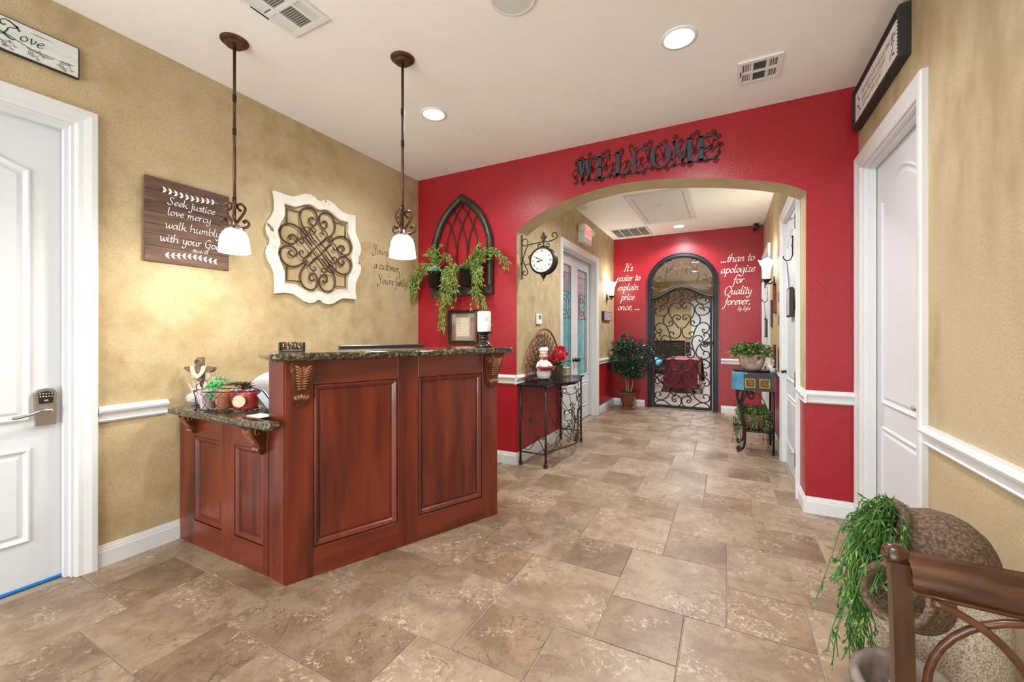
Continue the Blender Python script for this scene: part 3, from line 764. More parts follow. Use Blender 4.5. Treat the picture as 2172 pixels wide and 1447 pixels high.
# keypad door
d1 = door_leaf('door_1', 'white two-panel door with an electronic keypad lever lock', DL1 - DL0 - .03, DH - .01, (XL - .075, DL0 + .015, 0), RL)
dw = DL1 - DL0 - .03
lk = MB().prism_xz([(dw - .115, .83), (dw - .04, .83), (dw - .038, 1.0), (dw - .05, 1.018), (dw - .078, 1.024), (dw - .105, 1.018), (dw - .117, 1.0)], -.03, -.0).build('keypad_lock', 'nickel', d1)
MB().prism_xz([(dw - .103, .945), (dw - .053, .945), (dw - .05, 1.0), (dw - .078, 1.01), (dw - .106, 1.0)], -.034, -.03).build('keypad', 'black_plastic', lk)
for r in range(2):
    for c in range(5): MB().ball((dw - .099 + c * .0105, -.035, .995 - r * .014), (.0038, .002, .0045), 8, 4).build('key_button', 'silver', lk)
MB().ball((dw - .078, -.035, .96), (.009, .003, .006), 10, 5).build('lock_cylinder', 'silver', lk)
k = MB(); k.tube(cr([(dw - .068, -.02, .905), (dw - .068, -.055, .908), (dw - .10, -.062, .912), (dw - .14, -.06, .898), (dw - .185, -.058, .888), (dw - .2, -.056, .89)], 6), [.012] * 8 + [.008] * 23, 8)
k.build('lever', 'silver', lk)
MB().box(.004, dw - .004, -.012, .03, 0.001, .014, .002).build('door_sweep', 'blue_sweep', d1, label='bright blue door sweep strip')
# right lobby door
d2 = door_leaf('door_2', 'white two-panel door beside the streaky gold wall', DR1 - DR0 - .03, DH - .01, (XR + .07, DR1 - .015, 0), RR)
lever(d2, DR1 - DR0 - .09, .93, -1, 'nickel')
# hall doors on the right
d4 = door_leaf('door_4', 'nearer white hall door with a hook and hanging sign', DN1 - DN0 - .03, DH - .01, (XHR + .02, DN1 - .015, 0), RR)
lever(d4, .06, .93, 1, 'iron')
MB().box(.005, .05, -.003, 0, .0, .0).build('kick', 'iron', d4) if False else None
for z in (2.24, 1.57, .93, .27): MB().box(DN1 - DN0 - .115, DN1 - DN0 - .085, -.026, -.001, z - .06, z + .06, .003).tube([(DN1 - DN0 - .10, -.03, z - .064), (DN1 - DN0 - .10, -.03, z + .064)], .008, 8).build('hinge', 'iron', d4)
for z in (2.28, .30): MB().tube([(DN1 - DN0 - .11, -.02, z), (DN1 - DN0 - .17, -.055, z)], .005, 6).ball((DN1 - DN0 - .175, -.058, z), .012, 8, 6).build('door_stop_pin', 'silver', d4)
d5 = door_leaf('door_5', 'farther white hall door partly hidden behind the sconce', DF1 - DF0 - .03, DH - .01, (XHR + .02, DF1 - .015, 0), RR)
for z in (2.08, 1.5, .75): MB().box(.003, .03, -.02, -.001, z - .06, z + .06, .003).build('hinge', 'iron', d5)
# glazed double doors
GW = (DG1 - DG0 - .03) / 2
for q, (nm, lab) in enumerate((('door_3', 'white stained glass door leaf nearer the clock'), ('door_6', 'white stained glass door leaf nearer the wall sconce'))):
    g0, g1, z0, z1 = .12, GW - .12, .68, DH - .16
    m = MB().box(.002, g0, 0, .04, .012, DH - .014).box(g1, GW - .002, 0, .04, .012, DH - .014).box(g0, g1, 0, .04, z1, DH - .014).box(g0, g1, 0, .04, .012, z0)
    o = struct(nm, m, 'white_door', lab, 'door'); place(o, (XHL - .10, DG0 + .015 + q * GW, 0), RL)
    panel_on(o, panel_outline(.12, GW - .12, .2, .58, 0), 'white_door')
    MB().sweep([(g0, z0), (g1, z0), (g1, z1), (g0, z1)], [(0, 0), (0, .008), (.008, .01), (.016, .002), (.016, 0)], closed=True).build('glazing_bead', 'white_door', o)
    # leaded panes
    pw = g1 - g0; bw = .075
    def pane(pl, mat): MB().prism_xz(pl, .014, .022).build('pane', mat, o)
    xs = [g0, g0 + bw, g1 - bw, g1]; zs = [z0, z0 + .25, z0 + .85, z1 - .38, z1 - .12, z1]
    edge = 'glass_pale'
    for k2 in range(5):
        for c in range(3):
            a, b, e, f = xs[c], xs[c + 1], zs[k2], zs[k2 + 1]
            mat = edge if (k2 == 4) else (('glass_pale' if (c == 0 and q == 0) or (c == 2 and q == 1) else 'glass_teal') if c != 1 else ('glass_cyan' if k2 < 2 else ('glass_cyan' if q == 0 and k2 == 2 else ('glass_teal' if q == 0 else 'glass_mauve'))))
            if c == 1 and k2 == 3: mat = 'glass_mauve'
            if not (c == 1 and k2 == 2): pane([(a + .002, e + .002), (b - .002, e + .002), (b - .002, f - .002), (a + .002, f - .002)], mat)
    a, b, e, f = xs[1] + .002, xs[2] - .002, zs[2] + .002, zs[3] - .002; cx, cz = (a + b) / 2, (e + f) / 2
    ov = arc(cx, cz, (b - a) * .48, (f - e) * .36, 0, 360, 20)[:-1]
    ov2 = arc(cx, cz, (b - a) * .26, (f - e) * .2, 0, 360, 20)[:-1]
    rect = []
    for x, z in ov:
        dx, dz = x - cx, z - cz; t = min((b - a) / 2 / max(abs(dx), 1e-6), (f - e) / 2 / max(abs(dz), 1e-6)); rect.append((cx + dx * t, cz + dz * t))
    MB().ring_xz(rect, ov, .014, .022).build('pane', 'glass_cyan' if q == 0 else 'glass_mauve', o)
    MB().ring_xz(ov, ov2, .013, .022).build('pane', 'glass_pale' if q == 0 else 'glass_mauve', o)
    MB().prism_xz(ov2, .011, .022).build('pane', 'glass_cyan', o)
    lead = MB()
    for x in xs[1:3]: lead.tube([(x, .012, z0), (x, .012, z1)], .003, 5)
    for z in zs[1:5]: lead.tube([(g0, .012, z), (g1, .012, z)], .003, 5)
    for L_ in (ov, ov2): lead.tube([(x, .011, z) for x, z in L_], .004, 5, closed=True)
    for aa in (45, 135, 225, 315):
        ca, sa = math.cos(math.radians(aa)), math.sin(math.radians(aa))
        lead.tube([(cx + ca * (b - a) * .26, .011, cz + sa * (f - e) * .2), (cx + ca * (b - a) * .48, .011, cz + sa * (f - e) * .36)], .003, 5)
    lead.tube([(x, .011, z) for x, z in arc(cx, f, (b - a) * .42, .10, 180, 360, 10)], .003, 5).tube([(x, .011, z) for x, z in arc(cx, e, (b - a) * .42, .10, 0, 180, 10)], .003, 5)
    lead.build('lead_came', 'lead', o)
    kx = GW - .05 if q == 0 else .05
    k = MB(); k.T = Matrix.Translation((kx, 0, .93)) @ Matrix.Rotation(PI / 2, 4, 'X')
    k.lathe([(0, 0), (.032, 0), (.032, .006), (.014, .012), (.012, .03), (.026, .04), (.03, .055), (.022, .068), (0, .07)], 16)
    k.build('door_knob', 'iron', o)
MB_closet = struct('wall_behind_glass', MB().box(XHL - .75, XHL - .70, DG0 - .3, DG1 + .3, 0, CZ), 'white_trim', 'pale wall of the room behind the stained glass doors', 'wall')
# back room white door with dark push bar
o = struct('door_7', MB().box(-.95, .2, BY1 - .02, BY1 + .05, 0, 2.34), 'white_door', 'white door with a dark push bar beyond the gate', 'door')
MB().sweep([(-.95, 0), (-.95, 2.34), (.2, 2.34), (.2, 0)], CASING).build('casing', 'white_trim', o).location = (0, BY1, 0)
MB().box(-.70, .15, BY1 - .09, BY1 - .02, .98, 1.06, .01).build('push_bar', 'black_plastic', o)
# wall fittings of the ceiling
def can_light(x, y, power, lab, r=.083):
    t = thing('recessed_light', lab, 'light', (x, y, CZ), 0, 'recessed ceiling lights')
    MB().lathe([(r + .018, 0.0), (r + .016, -.006), (r, -.008), (r - .008, 0)], 28).build('trim_ring', 'plastic_white', t)
    MB().lathe([(r - .006, -.003), (r * .7, -.007), (r * .35, -.009), (.001, -.01)], 24).build('lens', 'can_white', t)
    light('can_lamp', 'SPOT', (x, y, CZ - .03), power, (.95, .98, 1.0), (0, 0, 0), r * .8, spot=math.radians(155), blend=.7).parent = None
    return t
can_light(-.253, 2.616, 60, 'round recessed ceiling light nearest the WELCOME sign and right vent')
can_light(-2.064, 2.630, 60, 'round recessed ceiling light nearest the lobby corner behind the pendants')
can_light(-.698, 7.205, 100, 'round recessed ceiling light in the hall just above the gate')
can_light(-1.5, -.9, 45, 'round recessed ceiling light behind the viewer near the left wall'); can_light(-.25, .35, 60, 'round recessed ceiling light almost above the viewer')
can_light(-.70, 4.55, 110, 'round recessed ceiling light hidden just behind the arch')
can_light(-.8, 9.6, 230, 'round recessed ceiling light seen through the gate transom, nearer one'); can_light(-.8, 12.6, 230, 'round recessed ceiling light deepest in the room behind gate')
# ================================================================ RECEPTION DESK
def round_poly(pl, r, n=5):
    k = len(pl); out = []
    for i in range(k):
        p = Vector(pl[i]); a = Vector(pl[i - 1]) - p; b = Vector(pl[(i + 1) % k]) - p
        d = min(r, a.length * .45, b.length * .45); A = p + a.normalized() * d; B = p + b.normalized() * d
        for j in range(n + 1):
            t = j / n; q = A * (1 - t) ** 2 + p * 2 * t * (1 - t) + B * t * t; out.append((q.x, q.y))
    return out
def slab(pl, z0, z1, r=.012, rc=.03):
    """stone slab with rounded nose; pl clockwise"""
    pl = round_poly(pl, rc); n = len(pl); m = MB(); rows = []
    for k in range(5):
        t = PI / 2 * k / 4; rows.append((r * (1 - math.sin(t)), z0 + r * (1 - math.cos(t))))
    for k in range(5):
        t = PI / 2 * k / 4; rows.append((r * (1 - math.cos(t)), z1 - r * (1 - math.sin(t))))
    vs = []
    for off, z in rows: vs += [(x, y, z) for x, y in (shrink(pl, off) if off > 1e-6 else pl)]
    fs = [[k * n + i, (k + 1) * n + i, (k + 1) * n + (i + 1) % n, k * n + (i + 1) % n] for k in range(len(rows) - 1) for i in range(n)]
    m.add(vs, fs, True); m.add(vs[-n:], [tuple(range(n - 1, -1, -1))], False); m.add(vs[:n], [tuple(range(n))], False)
    return m
def corbel(parent, x, z, w, h, d):
    m = MB()
    rows = [(0, .5, 1.0), (.06, .5, 1.0), (.1, .46, .94), (.2, .46, .95), (.35, .44, .8), (.5, .40, .6), (.62, .37, .45), (.72, .36, .38), (.8, .38, .44), (.86, .36, .42), (.92, .26, .32), (1.0, .16, .18)]
    vs = []
    for t, hw, dp in rows:
        vs += [(x - hw * w, 0, z - t * h), (x - hw * w, -dp * d, z - t * h), (x + hw * w, -dp * d, z - t * h), (x + hw * w, 0, z - t * h)]
    n = len(rows)
    m.add(vs, [(k * 4 + i, k * 4 + i + 1, (k + 1) * 4 + i + 1, (k + 1) * 4 + i) for k in range(n - 1) for i in range(3)] + [(0, 1, 2, 3), tuple((n - 1) * 4 + i for i in (3, 2, 1, 0))], False)
    o = m.build('corbel', 'corbel_wood', parent)
    MB().box(x - w * .56, x + w * .56, -d * 1.12, 0, z - h * .035, z, .004).box(x - w * .53, x + w * .53, -d * 1.06, 0, z - h * .075, z - h * .035, .004).build('corbel_cap', 'corbel_wood', o)
    def dep(t):
        for (a, _, p), (b, _, q) in zip(rows, rows[1:]):
            if a <= t <= b: return (p + (q - p) * (t - a) / (b - a)) * d
        return 0
    c = MB()
    for k in range(9):                        # acanthus: paired lobes fanning from a central rib
        t = .12 + k * .056; sp = w * (.38 - .024 * k)
        for s in (-1, 1):
            c.T = Matrix.Translation((x + s * sp * .52, -dep(t + .03) - .001, z - (t + .03) * h)) @ Matrix.Rotation(s * math.radians(-38 + k * 6), 4, 'Y')
            c.ball((0, 0, 0), (sp * .66, d * .15, h * .025), 8, 5)
    c.T = None
    c.tube([(x, -dep(t) - .002, z - t * h) for t in (.12, .22, .32, .42, .52, .6)], [w * .05, w * .06, w * .055, w * .045, w * .035, w * .02], 6)
    for k in range(5):
        s = (k - 2) / 2
        c.T = Matrix.Translation((x + s * w * .26, -dep(.79) - .002, z - (.77 + abs(s) * .03) * h)) @ Matrix.Rotation(s * .6, 4, 'Y')
        c.ball((0, 0, 0), (w * .085, d * .10, h * .055), 8, 5)
    c.T = None
    c.build('acanthus_leaf', 'corbel_carving', o)
    for s in (-1, 1):                          # side volutes
        sp = [(-.55 * d + math.cos(a) * r, z - .2 * h + math.sin(a) * r) for a, r in [(i * .45, d * (.36 - .022 * i)) for i in range(15)]]
        MB().tube([(x + s * w * .475, p[0], p[1]) for p in sp], .0035, 5).build('volute', 'corbel_carving', o)
    return o
def face_frame(t, x0, x1, z0, z1, ops, th=.016):
    """stiles and rails proud of the carcass with a raised panel in every opening; ops [(x0,x1)]"""
    pz0, pz1 = ops[0][2], ops[0][3]; x = x0
    for a, b, _, _ in ops:
        MB().box(x, a, 0, th + .001, z0, z1, .001).build('stile', 'cherry', t)
        MB().box(a, b, 0, th + .001, z0, pz0, .001).build('rail', 'cherry_rail', t)
        MB().box(a, b, 0, th + .001, pz1, z1, .001).build('rail', 'cherry_rail', t)
        panel_on(t, [(a, pz0), (a, pz1), (b, pz1), (b, pz0)], 'cherry', y=th, name='raised_panel', band=.028, hh=.017, field=.05, fh=.005)
        x = b
    MB().box(x, x1, 0, th + .001, z0, z1, .001).build('stile', 'cherry', t)
Bx, By = -2.035, 1.368
EA = math.atan2(1.255, .553)
tall = thing('reception_counter', 'tall cherry wood reception counter with two raised panels', 'desk', (Bx, By, 0), EA)
MB().prism_xy([(0.001, .0165), (1.370, .0165), (1.370, .15), (-.053, .146), (-.006, .0165)], 0, 1.17).build('carcass', 'cherry', tall)
face_frame(tall, 0, 1.371, 0, 1.17, [(.135, .614, .155, 1.035), (.749, 1.239, .155, 1.035)])
corbel(tall, .07, 1.17, .105, .245, .085); corbel(tall, 1.312, 1.17, .105, .245, .085)
bar = thing('bar_top', 'dark speckled granite top on the tall reception counter', 'countertop', (Bx, By, 1.17), EA)
slab([(-.085, -.105), (-.085, .33), (1.455, .33), (1.455, -.105)], 0, .042, .018, .045).build('granite_slab', 'granite', bar)
low = thing('low_cabinet', 'lower cherry wood desk end with two narrow raised panels', 'cabinet', (-3.112, 1.378, 0), 0)
MB().prism_xy([(0, .0165), (.905, .0165), (1.34, 1.08), (.93, 1.28), (.42, .56), (0, .56)], 0, .82).build('carcass', 'cherry', low)
face_frame(low, 0, .915, 0, .82, [(.171, .476, .15, .675), (.60, .872, .15, .675)])
corbel(low, .185, .82, .075, .125, .075); corbel(low, .865, .82, .085, .165, .085)
lc = thing('low_countertop', 'dark granite top on the lower desk end', 'countertop', (0, 0, .82), 0)
slab([(-3.03, 1.268), (-3.085, 1.95), (-2.70, 1.95), (-2.19, 2.68), (-1.76, 2.49), (-2.215, 1.40), (-2.215, 1.345), (-2.02, 1.345), (-2.02, 1.268)], 0, .04, .017, .03).build('granite_slab', 'granite', lc)
LCZ, BTZ = .8605, 1.2125
def on_bar(x, y): return (Bx + x * math.cos(EA) - y * math.sin(EA), By + x * math.sin(EA) + y * math.cos(EA))
# ---- things on the counters
x, y = on_bar(.05, .10)
t = thing('card_holder', 'dark scrollwork metal card holder on the bar top', 'card holder', (x, y, BTZ), YAW + .12)
m = MB().box(-.062, .062, -.02, .02, 0, .008, .002).box(-.062, -.056, -.02, .02, .008, .05).box(.056, .062, -.02, .02, .008, .05)
m.build('base', 'dark_bronze', t)
for yy in (-.019, .019):
    for k in range(4):
        cx = -.045 + k * .03
        MB().tube(to3(scroll((cx - .008, .047), (cx + .008, .022), .9, .9, 'S', 1 if k % 2 else -1, 1.5, 26), yy), .0042, 5).build('scroll', 'dark_bronze', t)
    MB().tube([(-.06, yy, .014), (.06, yy, .014)], .003, 5).build('wire_rail', 'dark_bronze', t)
x, y = on_bar(1.335, .115)
t = thing('candle_holder', 'glossy black turned candle pedestal on the bar top', 'candle holder', (x, y, BTZ))
MB().lathe([(0, 0), (.062, 0), (.062, .01), (.05, .02), (.046, .03), (.03, .042), (.026, .048), (.036, .056), (.041, .066), (.036, .076), (.026, .082), (.03, .09), (.045, .098), (.068, .106), (.07, .112), (.058, .112), (0, .106)], 28).build('pedestal', 'gloss_black', t)
t = thing('pillar_candle', 'cream pillar candle printed with the word God', 'candle', (x, y, BTZ + .112), YAW)
MB().lathe([(0, 0), (.049, 0), (.05, .003), (.05, .146), (.046, .15), (.03, .147), (0, .145)], 32).build('wax', 'candle', t)
MB().tube([(0, 0, .144), (.001, 0, .158)], .0012, 5).build('wick', 'ink', t)
m = pen('God', 0, .078, .021, .17, .05, .3); scribble(m, -.018, .018, .122, .0025, .0012, 3); scribble(m, -.014, .014, .062, .002, .0012, 4); scribble(m, -.02, .02, .048, .0025, .0012, 5); scribble(m, -.014, .014, .03, .002, .001, 6)
m.v = [Vector((.0505 * math.sin(q.x / .05), -.0505 * math.cos(q.x / .05), q.z)) for q in m.v]
m.build('lettering', 'ink_grey', t)
x, y = on_bar(.71, .47)
t = thing('computer_monitor', 'flat black computer monitor behind the tall counter', 'monitor', (x, y, LCZ), EA)
MB().box(-.31, .31, -.012, .012, .055, .372, .006).build('case', 'black_plastic', t)
MB().box(-.30, .30, .012, .014, .065, .362).build('screen', 'gloss_black', t)
MB().box(-.03, .03, -.012, .02, .005, .12).box(-.10, .10, -.06, .07, 0, .008, .003).build('stand', 'black_plastic', t)
# cross on rocks
t = thing('cross_sculpture', 'driftwood cross draped in cream cloth on a white rock base', 'sculpture', (-2.985, 1.435, LCZ), YAW - .12)
m = MB(); r = random.Random(3)
m.prism_xz([(-.019, .09), (.019, .09), (.021, .2), (.018, .30), (-.018, .298), (-.022, .2)], -.012, .012); m.build('post', 'driftwood', t)
MB().prism_xz([(-.105, .225), (-.07, .205), (.08, .205), (.102, .22), (.104, .236), (.06, .243), (-.06, .243), (-.102, .238)], -.016, .010).build('beam', 'driftwood', t)
m = MB()
for k in range(4): m.tube(cr([(-.05 + k * .006, -.02, .245), (-.04 + k * .006, -.022, .205), (0, -.026, .17 + k * .006), (.04 - k * .006, -.022, .205), (.05 - k * .006, -.02, .245)], 5), .006, 6)
for s in (-1, 1):
    for k in range(3): m.tube([(s * (.045 + .006 * k), .006, .24), (s * (.048 + .007 * k), .004, .20), (s * (.05 + .008 * k), -.002, .155 + .006 * k)], .005, 5)
m.build('draped_cloth', 'cloth_cream', t)
MB().tube(to3([(math.cos(a) * .022 + -.001, .268 + math.sin(a) * .02) for a in [i * PI / 9 for i in range(18)]], -.016), .006, 6, closed=True).build('thorn_crown', 'driftwood', t)
m = MB()
for k in range(26):
    a = r.uniform(0, 2 * PI); rr = r.uniform(.005, .05); h = r.uniform(.06, .13)
    m.add([(rr * math.cos(a) - .012, rr * math.sin(a) * .6, h - .02), (rr * math.cos(a) + .012, rr * math.sin(a) * .6, h - .02), (rr * math.cos(a) * 1.5, rr * math.sin(a) - .012, h + .03), (rr * math.cos(a), rr * math.sin(a) * .6 + .014, h)], [(0, 1, 2), (1, 3, 2), (3, 0, 2), (0, 3, 1)], False)
m.build('crystal_cluster', 'cream', t)
for k, (cx, cy, rx, rz) in enumerate(((-.015, -.02, .062, .038), (.045, .01, .05, .03), (-.05, .02, .045, .03), (.0, .01, .05, .07), (.03, -.035, .04, .024))):
    m = MB().ball((cx, cy, rz + .004), (rx, rx * .6, rz), 9, 6)
    for q in m.v: q += Vector((r.uniform(-1, 1), r.uniform(-1, 1), r.uniform(-.6, .6))) * .004
    m.sm = [False] * len(m.sm); m.build('rock', 'rock_white', t)
# wire basket planter with three pots and succulents
t = thing('wire_planter', 'wire basket planter of three painted pots filled with succulents', 'planter', (-2.60, 1.405, LCZ), YAW - .02)
def pot_oval(x, w, h, mat, d=.075):
    m = MB(); n = 20; vs = []
    for k, (s, z) in enumerate(((.72, .012), (.80, .04), (.90, .08), (1.0, h), (.94, h), (.9, h - .015))):
        for j in range(n):
            a = 2 * PI * j / n; vs.append((x + w * s * math.cos(a), d * s * math.sin(a), z))
    m.add(vs, [(k * n + j, k * n + (j + 1) % n, (k + 1) * n + (j + 1) % n, (k + 1) * n + j) for k in range(5) for j in range(n)], True)
    m.add(vs[-n:], [tuple(range(n))], False); m.add(vs[:n], [tuple(range(n - 1, -1, -1))], False)
    return m.build('pot', mat, t)
pot_oval(-.125, .045, .118, 'pink_ceramic'); pot_oval(-.03, .05, .11, 'terracotta'); p = pot_oval(.09, .09, .112, 'red_ceramic')
m = MB().prism_xz(arc(.10, .062, .038, .034, 0, 360, 18)[:-1], -.074, -.066); m.build('medallion', 'tan_print', p)
m = MB()
for L_, zz in ((.085, .01), (.1, .115)):
    m.tube([(-.02 + (L_ + .09) * math.cos(a), (.05 + L_ * .35) * math.sin(a), zz) for a in [i * PI / 16 for i in range(32)]], .0025, 5, closed=True)
m.build('wire_ring', 'iron', t)
for k in range(14):
    a = 2 * PI * k / 14
    for s in (-1, 1):
        pts = []
        for j in range(7):
            q = j / 6; aa = a + s * .3 * math.sin(PI * q); rr = .175 + .015 * q * q
            pts.append((-.02 + rr * math.cos(aa) * 1.0, (.08 + .008 * q) * math.sin(aa), .01 + .105 * q + (.0)))
        MB().tube(pts, .0018, 4).build('wire', 'iron', t)
MB().tube(to3([(-.185 + .02 * math.cos(i * .5), .135 + .02 * math.sin(i * .5)) for i in range(13)], 0), .0025, 5).tube(to3([(-.155 + .024 * math.cos(i * .5), .15 + .024 * math.sin(i * .5)) for i in range(13)], 0), .0025, 5).build('wire_loop', 'iron', t)
for s in (-1, 1):
    for yy in (-.05, .05): MB().ball((-.02 + s * .15, yy, .0072), .007, 8, 5).build('ball_foot', 'iron', t)
def rosette(parent, c, R, n, mat, up=.5, wd=.45, name='succulent'):
    m = MB()
    for k in range(n):
        a = k * 2.39996; f = (k + 1) / n; e = (1 - f) * 1.25 + .1
        d = Vector((math.cos(a) * math.cos(e), math.sin(a) * math.cos(e), math.sin(e) * 1.0 + .1))
        m.leaf(Vector(c) + d * R * .1, d, R * (.45 + .55 * f), R * wd * (.5 + .5 * f), (0, 0, 1))
    return m.build(name, mat, parent)
rr = random.Random(5)
m = MB()
for k in range(220):
    a, e = rr.uniform(0, 2 * PI), rr.uniform(-.9, 1.5); R = rr.uniform(.025, .052)
    q = Vector((-.068 + math.cos(a) * math.cos(e) * R, -.035 + math.sin(a) * math.cos(e) * R * .8, .125 + math.sin(e) * R * 1.1 - (.02 if e < 0 else 0)))
    m.ball(q, (.0055, .0055, .007), 5, 4)
m.build('beaded_sedum', 'leaf_mint', t, kind='stuff')
m = MB()
for k in range(160):
    a, e = rr.uniform(0, 2 * PI), rr.uniform(0, 1.5); R = rr.uniform(.03, .055)
    d = Vector((math.cos(a) * math.cos(e), math.sin(a) * math.cos(e), math.sin(e))); m.leaf(Vector((-.075, .015, .14)) + d * R, d, .016, .009)
m.build('pale_sedum', 'leaf_pale', t, kind='stuff')
rosette(t, (-.005, 0, .14), .05, 26, 'leaf_grey_succulent'); rosette(t, (.03, .015, .14), .045, 24, 'leaf_deep')
rosette(t, (.085, .0, .125), .075, 24, 'leaf_dark_succulent', wd=.36); rosette(t, (.12, -.02, .118), .05, 18, 'leaf_dark_succulent')
for k in range(14):
    MB().ball((.02 + rr.random() * .14, -.05 + rr.random() * .06, .118 + rr.random() * .006), (rr.uniform(.010, .018), .01, .007), 7, 5).build('pebble', 'pebble', t)
# white oval plaque, black handset and paper behind the post
t = thing('oval_plaque', 'white oval plaque with script lettering on the low counter', 'plaque', (-2.44, 1.63, LCZ), YAW + .05)
m = MB().prism_xz([(.0 + .21 * math.cos(a), max(.0, .10 + .125 * math.sin(a))) for a in [2 * PI * i / 40 for i in range(40)]], 0, .012); m.build('board', 'plastic_white', t)
m = pen('Winner', -.02, .155, .014, .12, .04, .3, y=-.0012); pen('& 2', .01, .10, .02, .14, .05, .3, mb=m, y=-.0012); m.build('lettering', 'ink_grey', t)
t = thing('phone_terminal', 'black card terminal leaning beside the wire planter', 'terminal', (-2.345, 1.50, LCZ), YAW)
m = MB(); m.T = Matrix.Translation((.015, 0, .012)) @ Matrix.Rotation(math.radians(-38), 4, 'Y'); m.box(-.028, .028, -.03, .03, 0, .13, .008); m.build('handset', 'gloss_black', t)
m = MB(); m.T = Matrix.Translation((.015, 0, .012)) @ Matrix.Rotation(math.radians(-38), 4, 'Y'); m.box(.028, .031, -.03, .03, .005, .125); m.build('edge_band', 'nickel', t)
MB().box(-.03, .06, -.035, .035, 0, .012, .004).build('base', 'black_plastic', t)
t = MB().box(-2.33, -2.2, 1.34, 1.42, LCZ, LCZ + .003).build('paper_pad', 'paint_white'); tag(t, 'small white paper pad on the low counter by the post', 'paper')
# ================================================================ PENDANT LAMPS
def pendant(x, y, lab, rot):
    t = thing('pendant_lamp', lab, 'lamp', (x, y, CZ), rot, 'pendant lamps over the reception desk')
    MB().lathe([(.0, 0), (.074, 0), (.074, -.006), (.066, -.013), (.054, -.016), (.050, -.017), (.048, -.029), (.044, -.032), (.0, -.033)], 48, smooth=False).build('canopy', 'bronze', t)
    MB().tube([(0, 0, -.03), (0, 0, -1.10)], .0085, 10).build('rod', 'bronze', t)
    MB().lathe([(.0105, -.32), (.0105, -.36)], 10).lathe([(.0105, -.52), (.0105, -.56)], 10).lathe([(.0105, -.93), (.0105, -.98)], 10).build('rod_collar', 'iron', t)
    for k in range(3):
        a = 2 * PI * k / 3
        p = [(.034, -.998), (.02, -.99), (.017, -.972), (.036, -.961), (.058, -.972), (.058, -1.0), (.034, -1.045), (.012, -1.082), (.02, -1.10), (.05, -1.102), (.078, -1.085), (.082, -1.065), (.066, -1.052), (.054, -1.062)]
        pts = [(math.cos(a) * q[0], math.sin(a) * q[0], q[1]) for q in cr(p, 5)]
        o = MB().tube(pts, .0078, 8).build('scroll', 'bronze', t)
        MB().ball((math.cos(a) * .056, math.sin(a) * .056, -1.062), .011, 10, 7).ball((math.cos(a) * .032, math.sin(a) * .032, -.999), .010, 10, 7).build('scroll_knob', 'dark_bronze', o)
    MB().lathe([(.008, -1.080), (.018, -1.086), (.034, -1.106), (.054, -1.121), (.052, -1.13), (.0, -1.118)], 24).build('fitter_cap', 'silver', t)
    MB().lathe([(.047, -1.128), (.06, -1.14), (.07, -1.165), (.077, -1.205), (.082, -1.258), (.079, -1.256), (.073, -1.2), (.066, -1.165), (.056, -1.145), (.043, -1.13)], 32).build('glass_shade', 'lamp_white', t)
    MB().ball((0, 0, -1.19), (.022, .022, .03), 12, 8).build('bulb', 'lamp_white', t)
    light('pendant_bulb', 'POINT', (x, y, CZ - 1.245), 15, (1.0, .91, .78), size=.05)
    return t
pendant(-2.60, 1.428, 'bronze scroll pendant lamp in front of the wooden scripture sign', YAW + PI)
pendant(-1.822, 2.008, 'bronze scroll pendant lamp nearer the red wall, by the wall quote', YAW - PI / 2)
# ================================================================ LEFT WALL
def penfit(text, x0, x1, z, xh, **k):
    adv = sum(GL[c][0] + k.get('track', 0) for c in text) * xh
    return pen(text, (x0 + x1) / 2, z, xh, wide=(x1 - x0) / adv, **k)
t = thing('plank_sign', 'whitewashed plank sign reading Love above the keypad door', 'sign', (XL, .30, 2.682), RL)
MB().box(0, .612, -.022, -.002, 0, .168, .003).build('backing', 'black_edge', t)
MB().box(.006, .606, -.0245, -.02, .006, .162, .001).build('face', 'sign_white', t)
m = MB()
pen('L', .325, .072, .038, .2, .05, .12, align='l', mb=m, y=-.026); pen('ove', .395, .078, .028, .2, .06, .3, align='l', mb=m, y=-.026, wide=1.15, track=.1)
m.ribbon([cr([(.345, .085), (.40, .066), (.45, .05), (.50, .044), (.512, .052)], 6)], .0035, .0015, -.026)
m.build('lettering', 'ink', t)
m = MB()
for k, (cx, cz, R) in enumerate(((.36, .034, .018), (.45, .038, .022), (.555, .034, .020))):
    for q in range(3): m.ribbon([cr([(cx + math.cos(a + q) * R * (1 - .28 * q) * 1.1, cz + math.sin(a + q) * R * (1 - .28 * q) * .9) for a in [i * .55 for i in range(9)]], 3)], .0028, .001, -.026)
    for q in range(5):
        a = q * 1.3 + k; m.ribbon([[(cx + math.cos(a) * R, cz + math.sin(a) * R * .8), (cx + math.cos(a) * R * 1.35, cz + math.sin(a) * R * 1.1), (cx + math.cos(a + .2) * R * 1.7, cz + math.sin(a + .2) * R * 1.2)]], .006, .001, -.026)
m.build('rose_print', 'ink_grey', t)
